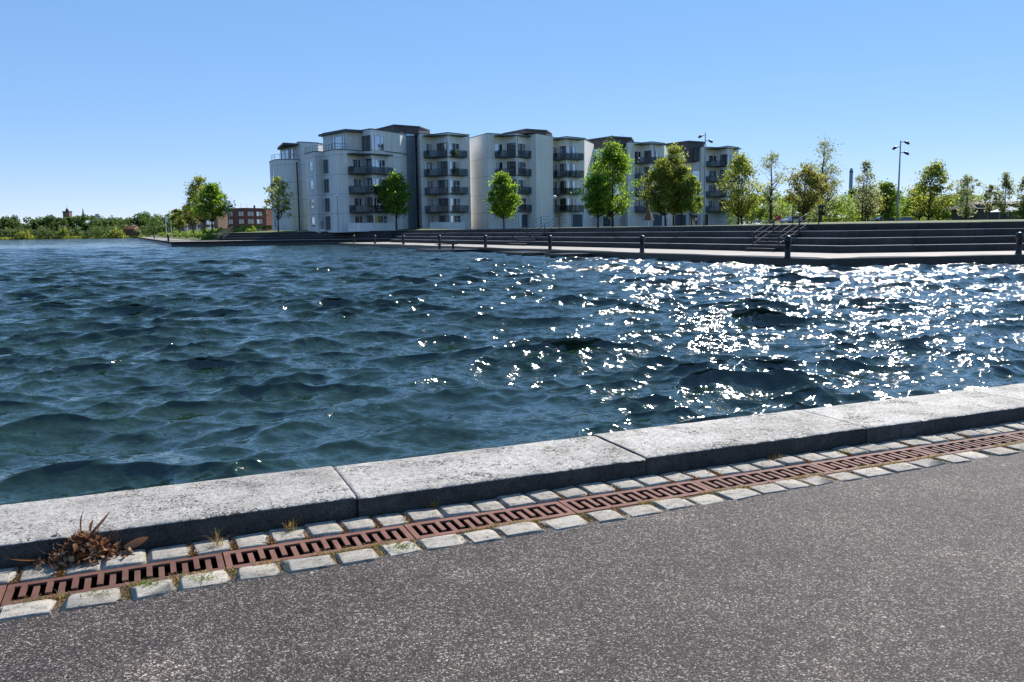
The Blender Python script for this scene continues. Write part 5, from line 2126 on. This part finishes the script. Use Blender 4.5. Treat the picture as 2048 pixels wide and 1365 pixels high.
m_ = MB()
m_.box((x, 120, 2.75), (0.85, 0.06, 0.75))
m_.build('board', M['red_paint'], t)
for s_ in (-0.35, 0.35):
    m_ = MB()
    m_.bar((x + s_, 120.06, 1.6), (x + s_, 120.06, 3.0), 0.06)
    m_.build('post', M['grey_metal'], t)
# white barrier rail left of the red board
xa, xb = gx(1490, 118), gx(1530, 118)
t = thing('barrier', 'low white tubular barrier at the corner of the long apartment building', 'barrier', (xa, 118, 1.8))
for (a, b) in (((xa, 2.35), (xb, 2.35)), ((xa, 1.6), (xa, 2.35)), ((xb, 1.6), (xb, 2.35)), (((xa + xb) / 2, 2.35), ((xa + xb) / 2 + 0.6, 1.7))):
    m_ = MB()
    m_.tube([(a[0], 118, a[1]), (b[0], 118, b[1])], 0.04, 6)
    m_.build('rail', M['white_paint'], t)


def car(label, px, y, z0, rz, paint):
    x = gx(px, y)
    t = thing('parked_car', label, 'car', (x, y, z0), rz, group='cars parked behind the terrace')
    prof = [(-2.1, 0.35), (-2.12, 0.62), (-1.95, 0.88), (-1.75, 0.95), (-1.25, 1.40), (-0.6, 1.47), (0.2, 1.45), (0.95, 1.0), (1.75, 0.88), (2.08, 0.66), (2.1, 0.35)]
    belt = 0.93

    def local(name, m_, mat, parent=t, smooth=False):
        me = bpy.data.meshes.new(name)
        me.from_pydata(m_.v, [], m_.f)
        me.materials.append(M[mat])
        if smooth:
            me.polygons.foreach_set('use_smooth', [True] * len(me.polygons))
        o = bpy.data.objects.new(name, me)
        col.objects.link(o)
        o.parent = parent
        return o
    m_ = MB()
    n = len(prof)
    vs_ = []
    for sgn in (-1, 1):
        for (a, b) in prof:
            wv = 0.86 if b < belt + 0.05 else 0.86 - (b - belt) * 0.34
            vs_.append((a, sgn * wv, b))
    fs_ = [(i, i + 1, n + i + 1, n + i) for i in range(n - 1)] + [(n - 1, 0, n, 2 * n - 1), tuple(range(n - 1, -1, -1)), tuple(range(n, 2 * n))]
    m_.add(vs_, fs_)
    body = local('body', m_, paint)
    m_ = MB()
    for sgn in (-1, 1):
        yb, yt = sgn * 0.862, sgn * 0.72
        m_.add([(-1.55, yb, 0.96), (0.8, yb, 0.98), (0.18, yt, 1.38), (-1.15, yt, 1.35)], [(0, 1, 2, 3)])
    local('side_window', m_, 'pane_dark', body)
    m_ = MB()
    m_.add([(0.98, -0.72, 1.01), (0.98, 0.72, 1.01), (0.28, 0.62, 1.43), (0.28, -0.62, 1.43)], [(0, 1, 2, 3)])
    local('windscreen', m_, 'pane', body)
    m_ = MB()
    m_.add([(-1.77, -0.7, 0.98), (-1.77, 0.7, 0.98), (-1.3, 0.62, 1.37), (-1.3, -0.62, 1.37)], [(3, 2, 1, 0)])
    local('rear_window', m_, 'pane_dark', body)
    for sx in (-1.3, 1.3):
        for sy in (-1, 1):
            m_ = MB()
            pts = [(sx + 0.31 * math.cos(2 * math.pi * k / 14), sy * 0.88, 0.31 + 0.31 * math.sin(2 * math.pi * k / 14)) for k in range(14)]
            pts2 = [(p[0], sy * 0.66, p[2]) for p in pts]
            m_.add(pts + pts2, [tuple(range(14)), tuple(range(27, 13, -1))] + [(k, (k + 1) % 14, 14 + (k + 1) % 14, 14 + k) for k in range(14)])
            wh = local('wheel', m_, 'rubber')
    for sy in (-1, 1):
        m_ = MB()
        m_.box((2.03, sy * 0.62, 0.68), (0.12, 0.34, 0.14))
        local('headlight', m_, 'cloth_white')
        m_ = MB()
        m_.box((-2.03, sy * 0.66, 0.76), (0.14, 0.28, 0.16))
        local('tail_light', m_, 'red_paint')


car('silver car glinting in the sun behind the nearer handrails', 1584, 152, 1.85, R(205), 'silver_car')
car('navy blue car parked before the clipped hedge', 1765, 170, 1.82, R(180), 'navy_car')
car('grey car just right of the navy car, behind the lamp mast', 1806, 176, 1.6, R(170), 'grey_car')
car('grey car showing its red tail light near the brown-roofed house', 1961, 150, 1.95, R(60), 'grey_car')


def figure(name, label, cat, px, y, z0, height, mats, stride=0.14, arms=0.1, face=-1, base=False):
    """one continuous body grown by a skin modifier over a jointed skeleton"""
    x = gx(px, y)
    k = height / 1.75
    J = {'pelvis': (0, 0, 0.96), 'waist': (0, 0, 1.10), 'chest': (0, 0.02, 1.32), 'neck': (0, 0, 1.48), 'chin': (0, -0.02, 1.56), 'head': (0, -0.01, 1.65), 'crown': (0, 0, 1.73)}
    R_ = {'pelvis': (0.15, 0.11), 'waist': (0.13, 0.10), 'chest': (0.17, 0.115), 'neck': (0.055, 0.055), 'chin': (0.07, 0.08), 'head': (0.08, 0.10), 'crown': (0.05, 0.06)}
    E = [('pelvis', 'waist'), ('waist', 'chest'), ('chest', 'neck'), ('neck', 'chin'), ('chin', 'head'), ('head', 'crown')]
    for s_, sg in (('l', -1), ('r', 1)):
        st_ = stride * sg
        J.update({'hip' + s_: (0.10 * sg, 0, 0.88), 'knee' + s_: (0.10 * sg, -0.04 + st_ * 0.4, 0.49), 'ankle' + s_: (0.10 * sg, st_, 0.09), 'toe' + s_: (0.11 * sg, st_ - 0.17, 0.035),
                  'sh' + s_: (0.20 * sg, 0.01, 1.40), 'el' + s_: ((0.25 + arms) * sg, 0.03 - st_ * 0.3, 1.13), 'wr' + s_: ((0.24 + arms * 0.7) * sg, -0.10 - st_ * 0.6, 0.90), 'ha' + s_: ((0.23 + arms * 0.6) * sg, -0.14 - st_ * 0.6, 0.80)})
        R_.update({'hip' + s_: (0.10, 0.10), 'knee' + s_: (0.065, 0.065), 'ankle' + s_: (0.045, 0.05), 'toe' + s_: (0.04, 0.03), 'sh' + s_: (0.065, 0.065), 'el' + s_: (0.045, 0.045), 'wr' + s_: (0.032, 0.03), 'ha' + s_: (0.04, 0.022)})
        E += [('pelvis', 'hip' + s_), ('hip' + s_, 'knee' + s_), ('knee' + s_, 'ankle' + s_), ('ankle' + s_, 'toe' + s_), ('chest', 'sh' + s_), ('sh' + s_, 'el' + s_), ('el' + s_, 'wr' + s_), ('wr' + s_, 'ha' + s_)]
    ks = list(J)
    me = bpy.data.meshes.new('body')
    me.from_pydata([(J[a][0] * k, J[a][1] * k, J[a][2] * k) for a in ks], [(ks.index(a), ks.index(b)) for a, b in E], [])
    tmp = bpy.data.objects.new('tmp_body', me)
    col.objects.link(tmp)
    md = tmp.modifiers.new('skin', 'SKIN')
    sv = me.skin_vertices[0].data
    for i, a in enumerate(ks):
        sv[i].radius = (R_[a][0] * k, R_[a][1] * k)
        sv[i].use_root = a == 'pelvis'
    sb = tmp.modifiers.new('sub', 'SUBSURF')
    sb.levels = sb.render_levels = 2
    dg = bpy.context.evaluated_depsgraph_get()
    me2 = bpy.data.meshes.new_from_object(tmp.evaluated_get(dg))
    bpy.data.objects.remove(tmp)
    me2.name = 'body'
    me2.materials.clear()
    for mm in mats:
        me2.materials.append(M[mm])
    for pl in me2.polygons:
        c = pl.center / k
        arm = abs(c.x) > 0.2 and c.z < 1.2
        if len(mats) == 1:
            pl.material_index = 0
        elif c.z > 1.47 or (arm and c.z < 1.15):
            pl.material_index = 0          # skin
        elif c.z > 0.97:
            pl.material_index = 1          # shirt
        else:
            pl.material_index = 2
        pl.use_smooth = True
    t = thing(name, label, cat, (x, y, z0))
    o = bpy.data.objects.new('body', me2)
    col.objects.link(o)
    o.parent = t
    m_ = MB()
    m_.lathe((0, 0.015 * k, 1.62 * k), [(0.098 * k, 0.0), (0.105 * k, 0.05 * k), (0.085 * k, 0.11 * k), (0.03 * k, 0.135 * k)], 12)
    me3 = bpy.data.meshes.new('hair')
    me3.from_pydata(m_.v, [], m_.f)
    me3.materials.append(M['hair' if len(mats) > 1 else mats[0]])
    o = bpy.data.objects.new('hair', me3)
    col.objects.link(o)
    o.parent = t
    if base:
        o = part_box(t, 'plinth', (0, 0, -0.06), (0.8, 0.6, 0.22), M['white_paint'])
    return t


figure('person', 'person in a white shirt walking before the dark door behind the terrace edge', 'person', 1392, 178, 2.0, 1.72, ['skin', 'shirt', 'jeans'])
figure('statue', 'small weathered standing figure on a white base before the left apartment building', 'statue', 645, 146.5, 2.0, 1.7, ['stone_figure'], 0.03, 0.02, base=True)

# plants and seats on the balconies
def potted(px, y, z, label, kind):
    x = gx(px, y, 380)
    if kind == 'plant':
        t = thing('potted_plant', label, 'plant', (x, y, z), group='plants and chairs on the balconies')
        m_ = MB()
        m_.lathe((x, y, z), [(0.14, 0), (0.2, 0.35), (0.21, 0.38)], 10)
        m_.build('pot', M['brown_wood'], t)
        rs = np.random.default_rng(int(px * 10 + z))
        C = np.array([x, y, z + 0.7]) + rs.normal(0, 1, (90, 3)) * np.array([0.22, 0.22, 0.24])
        Vv, Fq = leaf_quads(C, 0.2, rs)
        np_obj('foliage', Vv, Fq, M['leaf_dark'], t)
    else:
        t = thing('balcony_chair', label, 'chair', (x, y, z), 0.4, group='plants and chairs on the balconies')
        part_box(t, 'seat', (0, 0, 0.42), (0.5, 0.5, 0.06), M['dark_metal'])
        part_box(t, 'backrest', (0, 0.24, 0.7), (0.5, 0.06, 0.55), M['dark_metal'])
        for sx in (-0.2, 0.2):
            for sy in (-0.2, 0.2):
                part_box(t, 'leg', (sx, sy, 0.2), (0.05, 0.05, 0.4), M['dark_metal'])


FLN = ['', 'first', 'second', 'third', 'top']
for (px, y, fl, kind, where) in ((916, 157.2, 3, 'plant', 'in the block left of the warm-lit wall'), (914, 157.2, 4, 'plant', 'in the block left of the warm-lit wall'), (858, 157.0, 4, 'chair', 'in the block left of the warm-lit wall'), (858, 157.0, 3, 'chair', 'in the block left of the warm-lit wall'),
                                 (876, 157.3, 1, 'chair', 'in the block left of the warm-lit wall'), (1001, 159.0, 4, 'chair', 'right of the warm-lit wall'), (1003, 159.0, 3, 'chair', 'right of the warm-lit wall'), (704, 148.2, 3, 'plant', 'beside the left lamp post'), (708, 148.4, 1, 'chair', 'beside the left lamp post'),
                                 (1112, 166.8, 3, 'plant', 'left of the tallest green tree'), (1114, 166.8, 4, 'chair', 'left of the tallest green tree'), (1152, 167.2, 3, 'plant', 'nearest the tallest green tree')):
    potted(px, y, LEV[fl], ('green potted plant' if kind == 'plant' else 'dark chair') + ' on the ' + FLN[fl] + ' balcony ' + where, kind)

# ================================================================== SMALL THINGS ON THE NEAR QUAY
def blades(C, lean, length, width, rs):
    """thin grass blades: two-segment tapered strips standing at C"""
    n = len(C)
    a = rs.uniform(0, 2 * np.pi, n)
    d = np.stack([np.cos(a), np.sin(a), np.zeros(n)], 1)
    s = np.stack([-np.sin(a), np.cos(a), np.zeros(n)], 1) * (width * rs.uniform(0.6, 1.3, (n, 1)))
    L = length * rs.uniform(0.4, 1.3, (n, 1))
    up = np.array([0, 0, 1.0])
    ln = lean * rs.uniform(0.2, 1.4, (n, 1))
    m_ = C + (up * 0.6 + d * ln * 0.35) * L
    e = C + (up * (1.0 - 0.3 * ln) + d * ln) * L
    V = np.stack([C - s, C + s, m_ + s * 0.7, m_ - s * 0.7, e + s * 0.1, e - s * 0.1], 1).reshape(-1, 3)
    i = np.arange(n, dtype=np.int32)[:, None] * 6
    Fq = np.concatenate([i + np.array([[0, 1, 2, 3]], np.int32), i + np.array([[3, 2, 4, 5]], np.int32)])
    return V, Fq


rs = np.random.default_rng(77)
cen, mossc, greenc = [], [], []
for row, s, n0, n1 in cob_gaps:
    if not (-3.2 < s < 12):
        continue
    u = rs.uniform()
    if row == 0:
        for k in range(rs.integers(10, 60) if u < 0.7 else 4):
            cen.append(tuple(q(s + rs.normal(0, 0.010), rs.uniform(n0, n1 + 0.03), -0.015)))
        if u < 0.6:
            for k in range(160):
                mossc.append(tuple(q(s + rs.normal(0, 0.016), n0 + abs(rs.normal(0, 0.08)), -0.008 + rs.uniform(0, 0.012))))
    else:
        for k in range(rs.integers(20, 130) if u < 0.8 else 6):
            (greenc if rs.uniform() < 0.35 else cen).append(tuple(q(s + rs.normal(0, 0.018), rs.uniform(n0 + 0.02, n1 + 0.03), -0.012)))
        for k in range(60):
            mossc.append(tuple(q(s + rs.normal(0, 0.02), rs.uniform(n0, n1 + 0.02), -0.01 + rs.uniform(0, 0.01))))
# along the near edge of the grates
s = -3.0
while s < 12:
    if rs.uniform() < 0.62:
        Ls = rs.uniform(0.1, 0.5)
        for k in range(int(Ls * 760)):
            p_ = tuple(q(s + rs.uniform(0, Ls), N_G0 - 0.008 + rs.normal(0, 0.016), -0.006))
            (cen if rs.uniform() < 0.6 else (mossc if rs.uniform() < 0.6 else greenc)).append(p_)
        s += Ls
    s += rs.uniform(0.05, 0.3)
V1, F1 = blades(np.array(cen), 0.85, 0.028, 0.0016, rs)
tag(np_obj('dry_weeds', V1, F1, M['dry_grass']), kind='stuff')
V1, F1 = blades(np.array(greenc), 0.9, 0.022, 0.0022, rs)
tag(np_obj('green_weeds', V1, F1, M['weed_green']), kind='stuff')
V1, F1 = leaf_quads(np.array(mossc), 0.012, rs)
tag(np_obj('joint_moss', V1, F1, M['moss']), kind='stuff')

for (px, py, ln, nb, mat, lab) in ((437, 1092, 0.11, 26, 'dry_grass', 'tall tuft of dry grass between cobbles right of the leaf heap'), (582, 1062, 0.085, 34, 'dry_grass', 'spiky dark-based tuft of dry grass between cobbles left of the slab joint'),
                                   (795, 1004, 0.10, 24, 'dry_grass', 'reddish dry weed under the coping just right of the first slab joint'), (865, 1016, 0.06, 60, 'dry_grass', 'short golden grass tuft between cobbles in the middle of the row'),
                                   (200, 1190, 0.03, 130, 'weed_green', 'green weed patch at the asphalt edge below the leaf heap'), (300, 1170, 0.035, 150, 'weed_green', 'green weed patch beside the second near cobble from the left'),
                                   (405, 1160, 0.032, 140, 'weed_green', 'green weed patch at the asphalt edge below the tall dry tuft'), (805, 1095, 0.03, 130, 'weed_green', 'green weed patch at the asphalt edge below the middle grate joint'),
                                   (1697, 905, 0.04, 60, 'weed_green', 'leafy green weed beside the grate toward the right'), (1555, 918, 0.05, 70, 'dry_grass', 'rust-coloured dry weed between the cobbles toward the right')):
    p_ = at_z(px, py, 0.0)
    rs = np.random.default_rng(int(px))
    C = np.array([p_.x, p_.y, -0.012]) + np.stack([rs.normal(0, 0.014 if ln > 0.05 else 0.035, nb), rs.normal(0, 0.012 if ln > 0.05 else 0.022, nb), np.zeros(nb)], 1)
    Vv, Fq = blades(C, 0.75, ln, 0.0016 if ln > 0.05 else 0.003, rs)
    o = np_obj('weed_tuft', Vv - np.array([p_.x, p_.y, -0.012]), Fq, M[mat])
    o.location = (p_.x, p_.y, -0.012)
    tag(o, lab, 'weed', 'weeds between the cobbles')

# heap of dry leaves and stalks against the coping
hp = at_z(170, 1118, 0.0)
pile = thing('dry_leaf_heap', 'heap of curled brown dry leaves and stalks lying against the coping at the left', 'leaves', (hp.x, hp.y, 0.0), PHI)
rs = np.random.default_rng(9)


def leaf_strip(c, ang, tilt, L, w_, curl, roll):
    """curled dry leaf: a cupped strip of five cross-sections"""
    d = np.array([math.cos(ang) * math.cos(tilt), math.sin(ang) * math.cos(tilt), math.sin(tilt)])
    side = np.array([-math.sin(ang), math.cos(ang), 0.0])
    nrm = np.cross(d, side)
    side = side * math.cos(roll) + nrm * math.sin(roll)
    nrm = np.cross(d, side)
    V = []
    for i in range(6):
        f = i / 5
        a = curl * f
        p = c + d * L * (math.sin(a) / curl if curl > 0.05 else f) + nrm * L * ((1 - math.cos(a)) / curl if curl > 0.05 else 0)
        ww = w_ * math.sin(math.pi * min(1, 0.08 + f * 0.9)) ** 0.7
        for sgn in (-1, 0, 1):
            V.append(p + side * ww * sgn + nrm * (0.35 * ww * abs(sgn)))
    Fq = []
    for i in range(5):
        for j in range(2):
            a = i * 3 + j
            Fq.append((a, a + 1, a + 4, a + 3))
    return V, Fq


def strips(n, rr, hmax, Lr, wr, curl):
    V, Fq = [], []
    for _ in range(n):
        a, r0 = rs.uniform(0, 2 * np.pi), abs(rs.normal(0, 0.5))
        r0 = min(r0, 1.0)
        lx, ly = r0 * rr[0] * math.cos(a), r0 * rr[1] * math.sin(a)
        z = 0.006 + hmax * (1 - r0) ** 1.2 * rs.uniform(0.1, 1.0)
        v, f = leaf_strip(np.array([lx, ly, z]), rs.uniform(0, 2 * np.pi), rs.uniform(-0.4, 0.35), rs.uniform(*Lr), rs.uniform(*wr), rs.uniform(*curl), rs.uniform(-1.2, 1.2))
        o_ = len(V)
        V += v
        Fq += [tuple(i + o_ for i in ff) for ff in f]
    V = np.array(V)
    V[:, 2] = np.maximum(V[:, 2], 0.002)
    return V, np.array(Fq)


Vv, Fq = strips(620, (0.24, 0.12), 0.13, (0.018, 0.065), (0.004, 0.013), (0.6, 3.2))
o = np_obj('leaf_litter', Vv, Fq, M['dry_leaf'], smooth=True)
o.parent = pile
o['kind'] = 'stuff'
Vv, Fq = strips(190, (0.24, 0.11), 0.15, (0.05, 0.13), (0.0014, 0.003), (0.3, 1.8))
o = np_obj('stalks', Vv, Fq, M['dry_leaf'], smooth=True)
o.parent = pile
o['kind'] = 'stuff'
for (lx, ly, z, a, ti, L, w_, cu, ro) in ((0.02, 0.03, 0.11, 0.25, 0.55, 0.16, 0.013, 0.5, 0.3), (-0.01, 0.05, 0.11, 2.2, 1.2, 0.14, 0.006, 0.9, 0.2), (-0.12, 0.06, 0.09, 2.6, 0.9, 0.09, 0.012, 1.2, 0.8), (0.19, -0.02, 0.035, 0.2, 0.15, 0.13, 0.022, 0.6, 0.9),
                                          (-0.2, -0.01, 0.03, 3.3, 0.05, 0.14, 0.012, 0.4, 0.5), (0.03, 0.06, 0.12, 1.7, 0.9, 0.08, 0.008, 1.6, 0.4), (-0.05, -0.06, 0.06, -0.6, 0.2, 0.08, 0.022, 2.0, 0.4), (0.07, -0.06, 0.05, 0.4, 0.1, 0.07, 0.024, 2.2, -0.5)):
    v, f = leaf_strip(np.array([lx, ly, z]), a, ti, L, w_, cu, ro)
    o = np_obj('leaf', np.array(v), np.array(f), M['dry_leaf'], smooth=True)
    o.parent = pile
